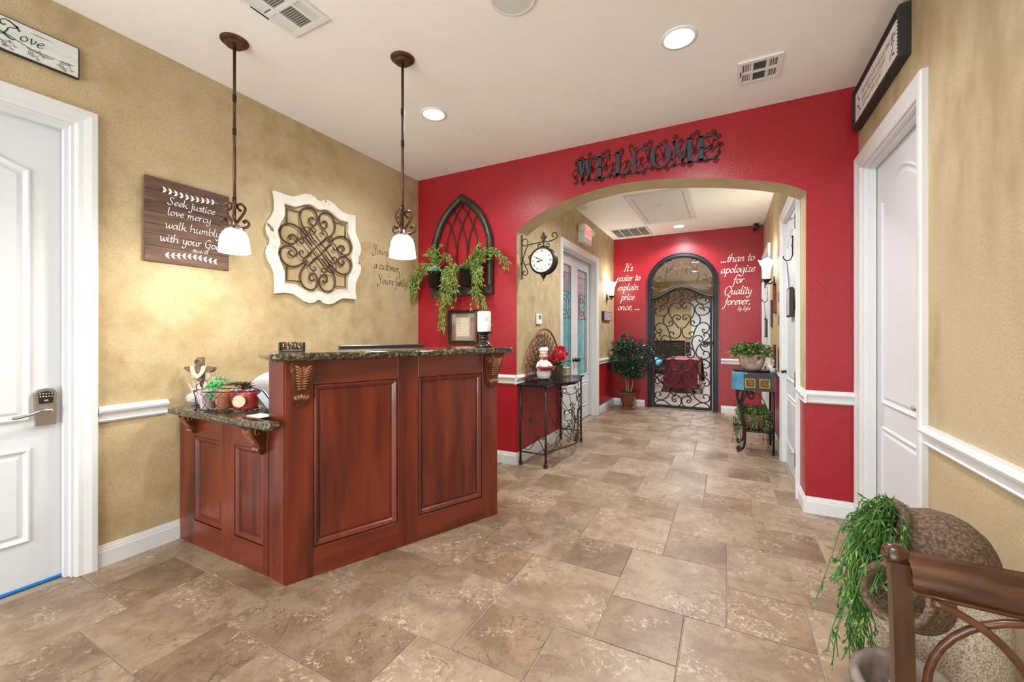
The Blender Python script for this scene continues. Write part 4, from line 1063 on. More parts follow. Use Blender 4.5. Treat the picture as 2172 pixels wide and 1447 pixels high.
# scripture sign
t = thing('scripture_sign', 'dark plank sign with white script starting Seek justice', 'sign', (XL, 1.194, 1.75), RL)
zz = [0, .098, .17, .232, .305, .37, .44, .519]
for a, b in zip(zz, zz[1:]): MB().box(0, .473, -.024 - random.uniform(0, .0015), -.006, a + .0008, b - .0008, .0012).build('plank', 'sign_wood', t)
MB().box(.04, .09, -.007, 0, .03, .49).box(.38, .43, -.007, 0, .03, .49).build('batten', 'sign_wood', t)
m = MB(); kw = dict(w=.2, wmin=.07, shear=.12, y=-.0262)
SW, SHT = .473, .519
penfit('Seek justice', .235 * SW, .81 * SW, .71 * SHT, .0245, mb=m, **kw)
penfit('love mercy', .235 * SW, .76 * SW, .585 * SHT, .0245, mb=m, **kw)
penfit('walk humbly', .21 * SW, .88 * SW, .425 * SHT, .0255, mb=m, **kw)
penfit('with your God', .15 * SW, .885 * SW, .26 * SHT, .0265, mb=m, **kw)
penfit('-Micah 6:8', .51 * SW, .72 * SW, .178 * SHT, .0105, mb=m, **kw)
m.build('lettering', 'letter_white', t)
for z, s in ((.865 * SHT, 1), (.105 * SHT, -1)):
    m = MB(); n = 10
    def vine(u): return (.2 + .64 * u) * SW, z + s * (.006 * math.cos(u * PI * 2) - .002)
    m.ribbon([[vine(i / 20) for i in range(21)]], .0018, .0014, -.0262)
    for k in range(n):
        x0, z0 = vine((k + .3) / n)
        for q in (-1, 1):
            d = Vector((-.8 if s > 0 else .8, q * .9)).normalized(); L_ = .026
            st = [(x0 + d.x * L_ * i / 6, z0 + d.y * L_ * i / 6) for i in range(7)]
            nrm = Vector((-d.y, d.x)); vs = []
            for i, (a, b) in enumerate(st):
                h = .006 * math.sin(PI * (i / 6) ** .7) + .0004; vs += [(a + nrm.x * h, -.0262, b + nrm.y * h), (a - nrm.x * h, -.0262, b - nrm.y * h)]
            m.add(vs, [(2 * i + 1, 2 * i + 3, 2 * i + 2, 2 * i) for i in range(6)], False)
    m.build('laurel_print', 'letter_white', t)
# framed iron medallion
t = thing('wall_medallion', 'square scalloped white frame holding brown iron scrollwork', 'wall art', (XL, 2.39, 2.022), RL)
side = [(-.40, .39), (-.31, .388), (-.24, .392), (-.19, .415), (-.14, .445), (-.09, .456), (-.045, .446), (-.022, .428), (0, .424), (.022, .428), (.045, .446), (.09, .456), (.14, .445), (.19, .415), (.24, .392), (.31, .388)]
outer = []
for k in range(4):
    a = -k * PI / 2
    outer += [(p[0] * math.cos(a) - p[1] * math.sin(a), p[0] * math.sin(a) + p[1] * math.cos(a)) for p in side]
iside = [(-.315, .312), (-.27, .312), (-.22, .312), (-.19, .325), (-.14, .352), (-.09, .368), (-.045, .362), (-.022, .352), (0, .348), (.022, .352), (.045, .362), (.09, .368), (.14, .352), (.19, .325), (.22, .312), (.27, .312)]
inner = []
for k in range(4):
    a = -k * PI / 2
    inner += [(p[0] * math.cos(a) - p[1] * math.sin(a), p[0] * math.sin(a) + p[1] * math.cos(a)) for p in iside]
MB().ring_xz(outer, inner, -.028, -.006).build('frame', 'distressed_white', t)
MB().sweep(inner, [(0, .028), (.006, .032), (.012, .028)], closed=True).build('inner_bead', 'distressed_white', t)
m = MB()
for k in range(4):
    a = -k * PI / 2
    for q in (-1, 1):
        st = cr([(q * .012, .40), (q * .03, .415), (q * .045, .405), (q * .04, .39), (q * .025, .395)], 4)
        m.tube([(p[0] * math.cos(a) - p[1] * math.sin(a), -.029, p[0] * math.sin(a) + p[1] * math.cos(a)) for p in st], .003, 5)
m.build('carving', 'distressed_white', t)
def rot2(p, a): return (p[0] * math.cos(a) - p[1] * math.sin(a), p[0] * math.sin(a) + p[1] * math.cos(a))
for k in range(4):
    a = -k * PI / 2
    for q in (-1, 1):
        big = cr([(.075, .215), (.062, .20), (.045, .213), (.05, .25), (.085, .262), (.115, .235), (.105, .17)][::1], 1)
        loop = [(.040, .238), (.050, .256), (.074, .25), (.078, .215), (.05, .192), (.018, .215), (.008, .265), (.032, .315), (.08, .33), (.132, .308), (.158, .255), (.150, .195), (.12, .145), (.09, .105)]
        MB().tube(to3([rot2((q * p[0] * 1.08, p[1] * 1.04), a) for p in cr(loop, 4)], -.016), .0068, 6).build('scroll', 'art_iron', t)
        sm = [(.050, .15), (.036, .148), (.030, .168), (.05, .182), (.078, .168), (.085, .135), (.065, .10), (.03, .065)]
        MB().tube(to3([rot2((q * p[0], p[1]), a) for p in cr(sm, 4)], -.02), .005, 6).build('scroll', 'art_iron', t)
    MB().tube(to3([rot2(p, a) for p in [(-.155, .285), (-.285, .285), (-.285, .155)]], -.012), .005, 5).build('corner_bar', 'art_iron', t)
for sg in (-1, 1):
    for off in (-.06, 0, .06) if sg > 0 else (-.035, .035):
        MB().tube(to3([rot2((-.15, off), sg * -PI / 4), rot2((.15, off), sg * -PI / 4)], -.022 - .004 * sg), .005, 6).build('cross_bar', 'art_iron', t)
    for e in (-1, 1):
        R = .06 if sg > 0 else .035
        MB().tube(to3([rot2((e * (.15 + R * 1.2 * math.cos(i * PI / 10 - PI / 2)), R * math.sin(i * PI / 10 - PI / 2)), sg * -PI / 4) for i in range(11)], -.022 - .004 * sg), .005, 6).build('end_loop', 'art_iron', t)
# wall lettering
t = thing('wall_lettering', 'small brown wall lettering with the words customer and family', 'lettering', (XL, 0, 0), RL)
kw = dict(w=.2, wmin=.05, shear=.0, y=-.0012)
m = penfit("You're", 3.03, 3.24, 2.115, .042, **kw); m.ribbon([cr([(3.2, 2.12), (3.215, 2.03), (3.24, 2.01), (3.262, 2.035)], 6)], .006, .002, -.0012)
m.build('text_line', 'ink_brown', t); m = penfit('a customer,', 3.035, 3.40, 1.965, .044, **kw); m.ribbon([cr([(3.385, 1.98), (3.40, 1.89), (3.425, 1.875), (3.44, 1.905)], 6)], .007, .002, -.0012)
m.build('text_line', 'ink_brown', t); m = penfit("You're", 3.095, 3.315, 1.82, .045, **kw); penfit('family!', 3.335, 3.53, 1.82, .045, mb=m, **kw)
m.build('text_line', 'ink_brown', t)
# ================================================================ RED WALL
# gothic arch planter
t = thing('gothic_wall_planter', 'dark pointed-arch wall planter frame with iron lattice and two black pots', 'planter', (-2.515, YR, 1.71), RF)
W2 = .352
right = [(W2, .05), (W2, .52), (.335, .63), (.29, .75), (.22, .86), (.12, .96), (0, 1.045)]
gp = cr(right, 4); path = [(-p[0], p[1]) for p in gp][:-1] + gp[::-1]
ROUND = [(-.036, .0), (-.038, .03), (-.03, .05), (-.012, .062), (.012, .062), (.03, .05), (.038, .03), (.036, .0)]
MB().sweep(path, ROUND, closed=False, smooth=True).build('arch_frame', 'gothic', t)
MB().box(-.39, .39, -.06, 0, 0, .085, .012).build('sill_board', 'gothic', t)
for s in (-1, 1):
    for x0 in (-.21, -.07, .07, .21):
        if s * x0 > .08: continue
        a = [(x0, .08), (x0, .40)]
        for k in range(1, 40):
            th = k * .035; xx = x0 + s * .85 * (1 - math.cos(th)); z2 = .40 + .85 * math.sin(th)
            lim = W2 if z2 <= .52 else next((p[0] + (q[0] - p[0]) * (z2 - p[1]) / (q[1] - p[1]) for p, q in zip(gp, gp[1:]) if p[1] <= z2 <= q[1]), 0)
            a.append((xx, z2))
            if abs(xx) > lim - .02: break
        MB().tube(to3(cr(a, 3), -.02 - .004 * s), .0065, 6).build('lattice_bar', 'iron_rust', t)
for px_ in (-.285, .125):
    o = MB().lathe([(.0, 0), (.063, 0), (.079, .165), (.082, .165), (.082, .172), (.073, .172), (.07, .15), (0, .15)], 24, (px_, -.115, .095)).build('pot', 'pot_black', t)
    MB().tube([(px_, -.115, .10), (px_, -.02, .085), (px_, -.02, .2)], .006, 6).build('bracket', 'iron', o)
    MB().disc((px_, -.115, .25), .07).build('soil', 'soil', o)
def trailing(name, lab, cat, loc, rz, strands, mat, leaf=(.035, .008), dens=26, seed=1, extra=None, group=None, thick=.0018, stemmat='stem'):
    """strands: list of control-point polylines; every one carries small leaves"""
    t = thing(name, lab, cat, loc, rz, group); r = random.Random(seed); random.seed(seed)
    st = MB(); lf = MB(); lf2 = MB()
    for s_ in strands:
        p = cr(s_, 8)
        st.tube(p, thick, 4)
        L_ = sum((Vector(p[i + 1]) - Vector(p[i])).length for i in range(len(p) - 1)); n = int(L_ * dens / leaf[0] * .1 * 10 / 10) if False else int(L_ / leaf[0] * dens / 10)
        for k in range(n):
            q = r.uniform(.04, 1) * (len(p) - 1); i = min(int(q), len(p) - 2); f = q - i
            a = Vector(p[i]).lerp(Vector(p[i + 1]), f); d = (Vector(p[i + 1]) - Vector(p[i])).normalized()
            v = d * .9 + Vector((r.uniform(-1, 1), r.uniform(-1, 1), r.uniform(-.9, .5))) * .75
            (lf2 if r.random() < .14 else lf).leaf(a, v, leaf[0] * r.uniform(.65, 1.2), leaf[1] * r.uniform(.7, 1.2))
    st.build('stems', stemmat, t, kind='stuff'); lf.build('foliage', mat, t, kind='stuff')
    if lf2.v: lf2.build('tinted_foliage', extra or mat, t, kind='stuff')
    return t
rg = random.Random(11)
def droop(a, b, sag, jit, n=5, r=rg):
    a, b = Vector(a), Vector(b); out = [tuple(a)]
    for k in range(1, n):
        q = k / n; p = a.lerp(b, q); p.z += sag * math.sin(PI * q); p += Vector((r.uniform(-1, 1), r.uniform(-.5, .5), r.uniform(-1, 1))) * jit
        out.append(tuple(p))
    return out + [tuple(b)]
S = []
for k in range(9): S.append(droop((-.28 + rg.uniform(-.03, .03), -.11, .27), (-.62 + rg.uniform(-.02, .05), -.10 + rg.uniform(-.06, .03), .22 - rg.uniform(.05, .26)), .14, .015))   # left sweep
for k in range(6): S.append(droop((-.57, -.12, .24), (-.60 + rg.uniform(-.04, .05), -.13, -.06 + rg.uniform(-.04, .12)), .02, .012))
for k in range(13): S.append(droop((-.29 + rg.uniform(-.04, .04), -.10, .27), (-.30 + rg.uniform(-.12, .10), -.12, .42 + rg.uniform(.0, .14)), .05, .012))
for k in range(4): S.append(droop((-.27, -.10, .27), (-.02 + rg.uniform(-.04, .02), -.12, .31 + rg.uniform(-.03, .04)), .14, .012))
for k in range(30): S.append(droop((-.10 + rg.uniform(-.10, .14), -.12, .30), (-.10 + rg.uniform(-.11, .15), -.17 + rg.uniform(-.03, .03), -.06 + rg.uniform(-.1, .14)), .05, .018))
for k in range(10): S.append(droop((-.14, -.15, .05), (-.165 + rg.uniform(-.035, .035), -.15, -.42 + rg.uniform(0, .14)), .0, .014))
trailing('trailing_plant', 'yellow-green trailing plant spilling left and centre from gothic wall planter', 'plant', (-2.515, YR, 1.71), RF, S, 'leaf_trail', (.048, .014), 42, 21, 'leaf_trail_red')
S = []
for k in range(18): S.append(droop((.13 + rg.uniform(-.04, .05), -.11, .27), (.36 + rg.uniform(-.08, .08), -.13, .42 + rg.uniform(-.08, .1)), .04, .015))
for k in range(20): S.append(droop((.28 + rg.uniform(-.08, .05), -.13, .36), (.25 + rg.uniform(-.05, .12), -.15, .0 + rg.uniform(-.16, .14)), .06, .018))
for k in range(7): S.append(droop((.36, -.12, .42), (.60 + rg.uniform(-.06, .06), -.14, .27 + rg.uniform(-.06, .06)), .06, .014))
for k in range(4): S.append(droop((.32, -.14, .02), (.38 + rg.uniform(-.03, .04), -.15, -.22 + rg.uniform(-.1, .06)), .0, .012))
trailing('trailing_plant', 'green trailing plant spilling right from gothic wall planter', 'plant', (-2.515, YR, 1.71), RF, S, 'leaf_trail', (.048, .014), 42, 22, 'leaf_trail_red')
t = thing('succulent_tuft', 'pale grey-green succulent in the left black pot of gothic planter', 'plant', (-2.80, YR - .115, 1.95), 0)
m = MB()
for k in range(260):
    a, e, R = rg.uniform(0, 2 * PI), rg.uniform(-.1, 1.5), rg.uniform(.04, .085); d = Vector((math.cos(a) * math.cos(e), math.sin(a) * math.cos(e), math.sin(e) * .9)); m.leaf(d * R, d, .022, .014)
m.build('foliage', 'leaf_pale', t, kind='stuff')
t = thing('ivy_tuft', 'blue-green ivy tuft in the right black pot of gothic planter', 'plant', (-2.39, YR - .115, 1.95), 0)
m = MB()
for k in range(170):
    a, e, R = rg.uniform(0, 2 * PI), rg.uniform(-.1, 1.5), rg.uniform(.04, .09); d = Vector((math.cos(a) * math.cos(e), math.sin(a) * math.cos(e), math.sin(e) * .8)); m.leaf(d * R, d, .034, .03)
m.build('foliage', 'leaf_ivy', t, kind='stuff')
# framed picture below the planter
t = thing('framed_verse', 'small dark framed verse with a patchwork mat on red wall', 'picture', (-2.69, YR, 1.20), RF)
fw, fh = .373, .362
FR = [(0, 0), (0, .02), (.008, .026), (.022, .022), (.03, .03), (.036, .03), (.036, 0)]
MB().sweep([(.036, .036), (.036, fh - .036), (fw - .036, fh - .036), (fw - .036, .036)], FR, closed=True).build('frame', 'dark_bronze', t)
MB().box(.03, fw - .03, -.008, -.002, .03, fh - .03).build('backing', 'paper', t)
r = random.Random(8)
cells = [(.036, .09, .036, .12), (.09, .28, .036, .075), (.28, .337, .036, .14), (.036, .085, .12, .21), (.036, .085, .21, .326), (.085, .14, .285, .326), (.14, .24, .285, .326), (.24, .337, .285, .326), (.28, .337, .14, .23), (.28, .337, .23, .285), (.085, .28, .075, .285)]
for k, (a, b, c, d) in enumerate(cells): MB().box(a + .001, b - .001, -.010, -.008, c + .001, d - .001).build('print_patch', 'brick_print_red' if k % 3 in (0, 2) else 'brick_print_grey', t)
MB().box(.10, .262, -.013, -.010, .08, .278, .001).build('verse_sheet', 'paper', t)
m = MB()
for k, (a, b) in enumerate(((.115, .16), (.13, .235), (.12, .24), (.15, .225), (.125, .18), (.18, .235))): scribble(m, a, b, .245 - k * .027, .004, .0018, 30 + k, -.0136)
m.build('lettering', 'ink_brown', t)
# WELCOME
t = thing('welcome_sign', 'black iron WELCOME sign with scrolls above the arch', 'sign', (0, YR - .012, 2.712), RF)
LH = .197
def poly_letter(ch, x0, x1):
    w = x1 - x0; T = .034; s = .012; P = []
    def R(a, b, c, d): P.append([(x0 + a, b), (x0 + c, b), (x0 + c, d), (x0 + a, d)])
    def Q(*pts): P.append([(x0 + a, b) for a, b in pts])
    if ch == 'E':
        R(.022, 0, .022 + T, LH); R(0, 0, w, .014); R(0, LH - .014, w * .93, LH); R(.03, .095, w * .7, .107)
        Q((w - .025, .014), (w, 0), (w + .006, .055), (w - .006, .05)); Q((w * .93 - .022, LH - .014), (w * .93 - .012, LH - .045), (w * .93, LH - .05), (w * .93, LH)); Q((w * .7 - .012, .085), (w * .7, .078), (w * .7, .125), (w * .7 - .012, .117))
    if ch == 'L':
        R(.022, 0, .022 + T, LH); R(0, 0, w * .9, .014); R(0, LH - .012, .08, LH); Q((w * .9 - .03, .014), (w * .9, 0), (w * .9 + .008, .06), (w * .9 - .006, .055))
    if ch == 'W':
        for a in (0, w * .42):
            Q((a + .01, LH), (a + .045, LH), (a + w * .29 + .012, 0), (a + w * .29 - .004, 0)); Q((a + w * .29 - .004, 0), (a + w * .29 + .008, 0), (a + w * .54, LH), (a + w * .54 - .012, LH))
        R(-.004, LH - .01, .06, LH); R(w * .38, LH - .01, w * .66, LH); R(w * .88, LH - .01, w + .01, LH)
    if ch == 'M':
        R(.02, 0, .03, LH); R(w - .05, 0, w - .05 + T, LH); Q((.008, LH), (.045, LH), (w * .5 + .012, .02), (w * .5 - .008, .02)); Q((w * .5 - .008, .02), (w * .5 + .006, .02), (w - .045, LH), (w - .058, LH))
        R(0, 0, .05, .011); R(w - .065, 0, w, .011); R(0, LH - .01, .04, LH); R(w - .055, LH - .01, w, LH)
    return P
for ch, x0, x1 in (('W', -1.235, -1.086), ('E', -1.064, -.921), ('L', -.899, -.748), ('C', -.741, -.59), ('O', -.583, -.418), ('M', -.418, -.241), ('E', -.229, -.073)):
    m = MB()
    if ch in 'CO':
        n = 28; cx, cz, rx, rz = (x0 + x1) / 2, LH / 2, (x1 - x0) / 2, LH / 2 + .004
        a0, a1 = (40, 322) if ch == 'C' else (0, 360)
        ou, inn = [], []
        for i in range(n + 1):
            a = math.radians(a0 + (a1 - a0) * i / n); th = .012 + .024 * abs(math.cos(a)) ** 1.3
            ou.append((cx + rx * math.cos(a), cz + rz * math.sin(a))); inn.append((cx + (rx - th) * math.cos(a), cz + (rz - .010) * math.sin(a)))
        for i in range(n): m.prism_xz([ou[i], ou[i + 1], inn[i + 1], inn[i]], -.010, -.003)
        if ch == 'C': m.prism_xz([(x1 - .035, LH - .045), (x1 - .006, LH - .065), (x1 - .004, LH + .004), (x1 - .02, LH - .006)], -.010, -.003)
    else:
        for q in poly_letter(ch, x0, x1): m.prism_xz(q, -.010, -.003)
    m.build('letter', 'sign_blue', t)
r = random.Random(2)
k = 0
x = -1.245
while x < -.06:                        # regular forged curls rising above and falling below the letters
    s = 1 if k % 2 else -1
    zt = .208 + .018 * (k % 3); zb = -.008 - .012 * ((k + 1) % 3)
    a = cr([(x - s * .03, .07), (x - s * .022, .125), (x + s * .004, zt - .03), (x + s * .008, zt - .012)], 5)
    MB().tube(to3(curl(a, 1.35, .021, s, 22), -.0005), .0028, 5).build('scroll', 'iron', t)
    a = cr([(x + s * .03, .11), (x + s * .03, .07), (x - s * .006, zb + .035), (x - s * .012, zb + .018)], 5)
    MB().tube(to3(curl(a, 1.3, .019, s, 22), -.001), .0028, 5).build('scroll', 'iron', t)
    a = cr([(x - .03, .05), (x + .01, .075 + .03 * (k % 2)), (x + .04, .09 + .03 * (k % 2))], 5)
    MB().tube(to3(curl(a, 1.25, .017, -s, 20), .0005), .0026, 5).build('scroll', 'iron', t)
    x += .061; k += 1
for s, x0 in ((-1, -1.235), (1, -.07)):
    for z0 in (.03, .10, .16): MB().tube(to3(curl(cr([(x0 - s * .03, z0 - .02), (x0, z0 - .01), (x0 + s * .018, z0)], 5), 1.3, .018, s, 20), -.001), .0028, 5).build('scroll', 'iron', t)
MB().tube(to3(cr([(-1.2, .02), (-1.05, -.008), (-.9, .012), (-.75, -.01), (-.6, .012), (-.45, -.008), (-.3, .012), (-.17, -.01), (-.08, .01)], 6), -.001), .003, 5).build('scroll_rail', 'iron', t)
# ================================================================ HALL, LEFT SIDE
# double-faced station clock on a scroll bracket
t = thing('station_clock', 'round black station clock with Roman numerals on a scroll bracket', 'clock', (XHL, 3.80, 2.031), 0)
MB().tube([(.012, 0, -.155), (.012, 0, .27)], .006, 6).ball((.012, 0, -.16), .009, 8, 6).ball((.012, 0, .275), .009, 8, 6).build('wall_bar', 'iron', t)
MB().tube(to3(cr([(.0, -.02), (.03, .06), (.075, .165), (.15, .183), (.25, .19), (.31, .19), (.36, .205), (.395, .225), (.385, .262), (.352, .268), (.34, .24), (.358, .232)], 5)), .0055, 6).build('bracket_arm', 'iron', t)
MB().tube(to3([(.045 + .033 * math.cos(a), .205 + .036 * math.sin(a)) for a in [i * PI / 10 for i in range(20)]]), .005, 6, closed=True).build('bracket_ring', 'iron', t)
MB().tube(to3(cr([(.012, .06), (.03, .01), (.055, -.05), (.075, -.09), (.062, -.125), (.035, -.125), (.022, -.10), (.038, -.085), (.05, -.1)], 5)), .0055, 6).build('bracket_scroll', 'iron', t)
MB().tube(to3(cr([(.02, -.005), (.06, -.02), (.11, -.01), (.13, .02)], 5)), .004, 6).tube(to3(cr([(.12, .0), (.13, .045), (.105, .07), (.085, .05), (.098, .035)], 5)), .005, 6).build('bracket_strut', 'iron', t)
for s in (-1, 1): MB().tube(to3(cr([(.25, .13), (.25 + s * .02, .15), (.25 + s * .05, .135), (.25 + s * .062, .155), (.25 + s * .045, .175), (.25 + s * .03, .162)], 5)), .0055, 6).build('crown_scroll', 'iron', t)
fz = .20
MB().prism_xz([(.25 + a, fz + b) for a, b in ((-.012, 0), (-.02, .006), (-.01, .012), (-.03, .03), (-.035, .048), (-.02, .045), (-.008, .03), (-.016, .06), (0, .095), (.016, .06), (.008, .03), (.02, .045), (.035, .048), (.03, .03), (.01, .012), (.02, .006), (.012, 0))], -.008, .008).tube([(.25, 0, .12), (.25, 0, fz)], .007, 6).build('fleur_finial', 'iron', t)
k = MB(); k.T = Matrix.Translation((.25, 0, 0)) @ Matrix.Rotation(PI / 2, 4, 'X')
k.lathe([(.115, -.05), (.132, -.048), (.137, -.04), (.137, -.03), (.13, -.025), (.13, .025), (.137, .03), (.137, .04), (.132, .048), (.115, .05)], 40); k.build('case', 'iron', t)
o = MB().disc((.25, -.046, 0), .117, 40, 'y').build('dial', 'clock_face', t)
MB().disc((.25, .046, 0), .117, 40, 'y').build('rear_dial', 'clock_face', t)
NUM = ['XII', 'I', 'II', 'III', 'IIII', 'V', 'VI', 'VII', 'VIII', 'IX', 'X', 'XI']
for h, s in enumerate(NUM):
    m = MB(); wds = {'I': .006, 'V': .012, 'X': .012}; tot = sum(wds[c] for c in s); x = -tot / 2
    m.T = Matrix.Translation((.25, -.0475, 0)) @ Matrix.Rotation(h * PI / 6, 4, 'Y') @ Matrix.Translation((0, 0, .092))
    for c in s:
        q = wds[c]; hh = .013
        if c == 'I': m.ribbon([[(x + q / 2, -hh), (x + q / 2, hh)]], .0034, .0034, 0)
        elif c == 'V': m.ribbon([[(x + .001, hh), (x + q / 2, -hh)]], .0034, .0034, 0); m.ribbon([[(x + q / 2, -hh), (x + q - .001, hh)]], .0015, .0015, 0)
        else: m.ribbon([[(x + .001, hh), (x + q - .001, -hh)]], .0034, .0034, 0); m.ribbon([[(x + q - .001, hh), (x + .001, -hh)]], .0015, .0015, 0)
        x += q
    m.T = None; m.build('numeral', 'ink_grey', o)
for ang, L_, w_ in ((-101, .062, .009), (-62, .088, .006)):
    m = MB(); m.T = Matrix.Translation((.25, -.049, 0)) @ Matrix.Rotation(math.radians(ang), 4, 'Y')
    m.prism_xz([(-.003, -.01), (.003, -.01), (w_ * .35, L_ * .3), (w_, L_ * .62), (0, L_), (-w_, L_ * .62), (-w_ * .35, L_ * .3)], -.001, .001); m.build('hand', 'ink', t)
m = MB(); scribble(m, .215, .285, .042, .004, .002, 1, -.0475); scribble(m, .225, .275, .03, .003, .0015, 2, -.0475); scribble(m, .22, .28, -.045, .003, .0012, 3, -.0475); m.build('maker_print', 'ink_grey', o)
k = MB().lathe([(.0, -.20), (.006, -.195), (.003, -.185), (.012, -.17), (.022, -.155), (.034, -.135), (.03, -.125)], 14, (.25, 0, 0)); k.build('drop_finial', 'iron', t)
# thermostat
t = thing('thermostat', 'small white thermostat on gold hall wall above the fan screen', 'thermostat', (XHL, 4.165, 1.415), RL)
MB().box(0, .125, -.024, 0, 0, .115, .006).build('housing', 'plastic_white', t)
MB().box(.03, .095, -.026, -.023, .055, .10).build('display', 'screen_blue', t)
# exit sign with emergency lamps
t = thing('exit_sign', 'white illuminated EXIT sign with two emergency lamp heads over glass doors', 'sign', (XHL, 5.62, 2.60), RL)
MB().box(-.02, .33, -.10, 0, 0, .26, .008).build('housing', 'plastic_white', t)
f = MB().box(.0, .31, -.103, -.099, .07, .245).build('face', 'exit_face', t)
td = bpy.data.curves.new('exit_text', 'FONT'); td.body = 'EXIT'; td.size = .15; td.align_x = 'CENTER'; td.extrude = .001
to = bpy.data.objects.new('exit_text', td); COL.objects.link(to)
dg = bpy.context.evaluated_depsgraph_get(); me = bpy.data.meshes.new_from_object(to.evaluated_get(dg)); bpy.data.objects.remove(to)
me.materials.clear(); me.materials.append(MATS['exit_red'])
eo = bpy.data.objects.new('lettering', me); COL.objects.link(eo); eo.parent = f; eo.location = (.155, -.1045, .105); eo.rotation_euler = (PI / 2, 0, 0)
for s, x in ((-1, -.05), (1, .36)):
    k = MB(); k.T = Matrix.Translation((x, -.07, .19)) @ Matrix.Rotation(PI / 2 - .2, 4, 'X') @ Matrix.Rotation(-.3 * s, 4, 'Y')
    k.lathe([(.0, -.05), (.035, -.045), (.045, -.02), (.058, .02), (.06, .04), (.05, .05), (.0, .055)], 18); k.build('lamp_head', 'lamp_clear', t)
    MB().tube([(x - s * .04, -.06, .19), (x, -.06, .19)], .012, 8).build('lamp_arm', 'plastic_white', t)
def sconce(loc, rz, lab, power):
    t = thing('wall_sconce', lab, 'lamp', loc, rz, 'hall wall sconces')
    MB().lathe([(0, -.17), (.008, -.165), (.005, -.15), (.016, -.135), (.05, -.10), (.054, -.09), (0, -.09)], 16, (0, -.085, 0)).build('cup', 'dark_bronze', t)
    MB().tube(cr([(0, 0, -.12), (0, -.05, -.15), (0, -.085, -.12)], 5), .008, 7).box(-.035, .035, -.012, 0, -.18, -.06, .004).build('bracket', 'dark_bronze', t)
    n = 24; rows = ((.042, -.095), (.05, -.03), (.062, .05), (.085, .11), (.105, .14)); m = MB(); vs = []
    for rr_, z in rows:
        for j in range(n):
            a = 2 * PI * j / n; f_ = 1 + (.10 * abs(math.cos(2 * a)) if z > .08 else 0)
            vs.append((rr_ * f_ * math.cos(a), -.085 + rr_ * .8 * f_ * math.sin(a), z + (.012 * math.cos(4 * a) if z > .12 else 0)))
    m.add(vs, [(k_ * n + j, k_ * n + (j + 1) % n, (k_ + 1) * n + (j + 1) % n, (k_ + 1) * n + j) for k_ in range(4) for j in range(n)], True)
    m.build('glass_shade', 'sconce_white', t)
    for a in (-1, 0, 1): MB().tube(cr([(a * .02, -.13, -.13), (a * .05, -.14, -.09), (a * .056, -.145, -.04)], 4), .003, 5).build('leaf_prong', 'dark_bronze', t)
    c = Matrix.Rotation(rz, 4, 'Z') @ Vector((0, -.085, .10))
    light('sconce_bulb', 'POINT', Vector(loc) + c, power, (1, .91, .78), size=.03)
    return t
sconce((XHL, 7.18, 2.06), RL, 'flared white glass sconce beside the stained glass doors', 9)
sconce((XHR, 5.95, 2.07), RR, 'flared white glass sconce between the two hall doors', 11)
t = thing('wall_plaque', 'small dark-edged printed plaque below the left sconce', 'plaque', (XHL, 6.86, 1.53), RL)
MB().box(0, .5, -.035, 0, 0, .16, .004).build('board', 'dark_wood', t); MB().box(.05, .46, -.037, -.034, .012, .148).build('print', 'grey_print', t)
m = MB(); [scribble(m, .1, .4, .12 - k * .035, .01, .004, 60 + k, -.038) for k in range(3)]; m.build('lettering', 'ink', t)
# console
CX, CY = -1.855, 3.735
t = thing('iron_console', 'black-topped wrought iron console table with vine scrollwork', 'table', (CX, CY, 0), 0)
front = cr([(.285, 0), (.30, .18), (.37, .40), (.40, .57), (.37, .74), (.30, .96), (.275, 1.13)], 5)
top = [(-.005, -.03), (.31, -.03)] + [(a + .02, b) for a, b in front[1:-1]] + [(.30, 1.16), (-.005, 1.16)]
MB().prism_xy(top, .785, .805).build('table_top', 'gloss_black', t)
for a, b in ((.012, 0), (.285, 0), (.275, 1.13), (.012, 1.13)):
    o = MB().tube([(a, b, .02), (a, b, .785)], .0105, 6).build('leg', 'iron_rust', t)
    MB().lathe([(0, 0), (.02, 0), (.02, .014), (.012, .02), (.022, .028), (.022, .036), (.012, .044), (0, .044)], 10, (a, b, 0)).build('foot', 'iron_rust', o)
MB().tube([(.012, 0, .13), (.285, 0, .13)], .008, 6).build('stretcher', 'iron_rust', t)
MB().tube([(.012, 1.13, .13), (.275, 1.13, .13)], .008, 6).build('stretcher', 'iron_rust', t)
MB().tube([(a, b, .13) for a, b in front], .008, 6).build('stretcher', 'iron_rust', t)
MB().tube([(a, b, .775) for a, b in front], .007, 6).build('apron_rail', 'iron_rust', t)
def endscroll(p0, p1, kd, fl, t0=1.0, t1=1.0, y=0.0):
    MB().tube(to3(scroll(p0, p1, t0, t1, kd, fl, 1.6, 34, .13), y), .0042, 5).build('scroll', 'iron_rust', t)
for yy in (0, 1.13):
    endscroll((.055, .66), (.22, .73), 'C', 1, 1.0, 1.1, yy); endscroll((.19, .45), (.07, .57), 'S', -1, 1.1, .5, yy); endscroll((.07, .19), (.245, .28), 'S', 1, 1.0, 1.0, yy)
    MB().tube(to3(cr([(.28, .14), (.22, .25), (.10, .38), (.025, .5), (.05, .62), (.12, .68)], 6), yy), .0042, 5).build('vine', 'iron_rust', t)
    MB().tube(to3(cr([(.28, .14), (.2, .30), (.13, .44)], 6), yy), .0042, 5).build('vine', 'iron_rust', t)
def flower(c, nrm, R=.03):
    m = MB(); n = Vector(nrm).normalized(); u = n.orthogonal().normalized(); v = n.cross(u)
    for k in range(6):
        a = k * PI / 3; d = u * math.cos(a) + v * math.sin(a); m.leaf(Vector(c), d, R, R * .7, n)
    m.ball(c, R * .22, 6, 4); m.build('iron_flower', 'iron_rust', t)
flower((.12, -.004, .455), (0, -1, 0))
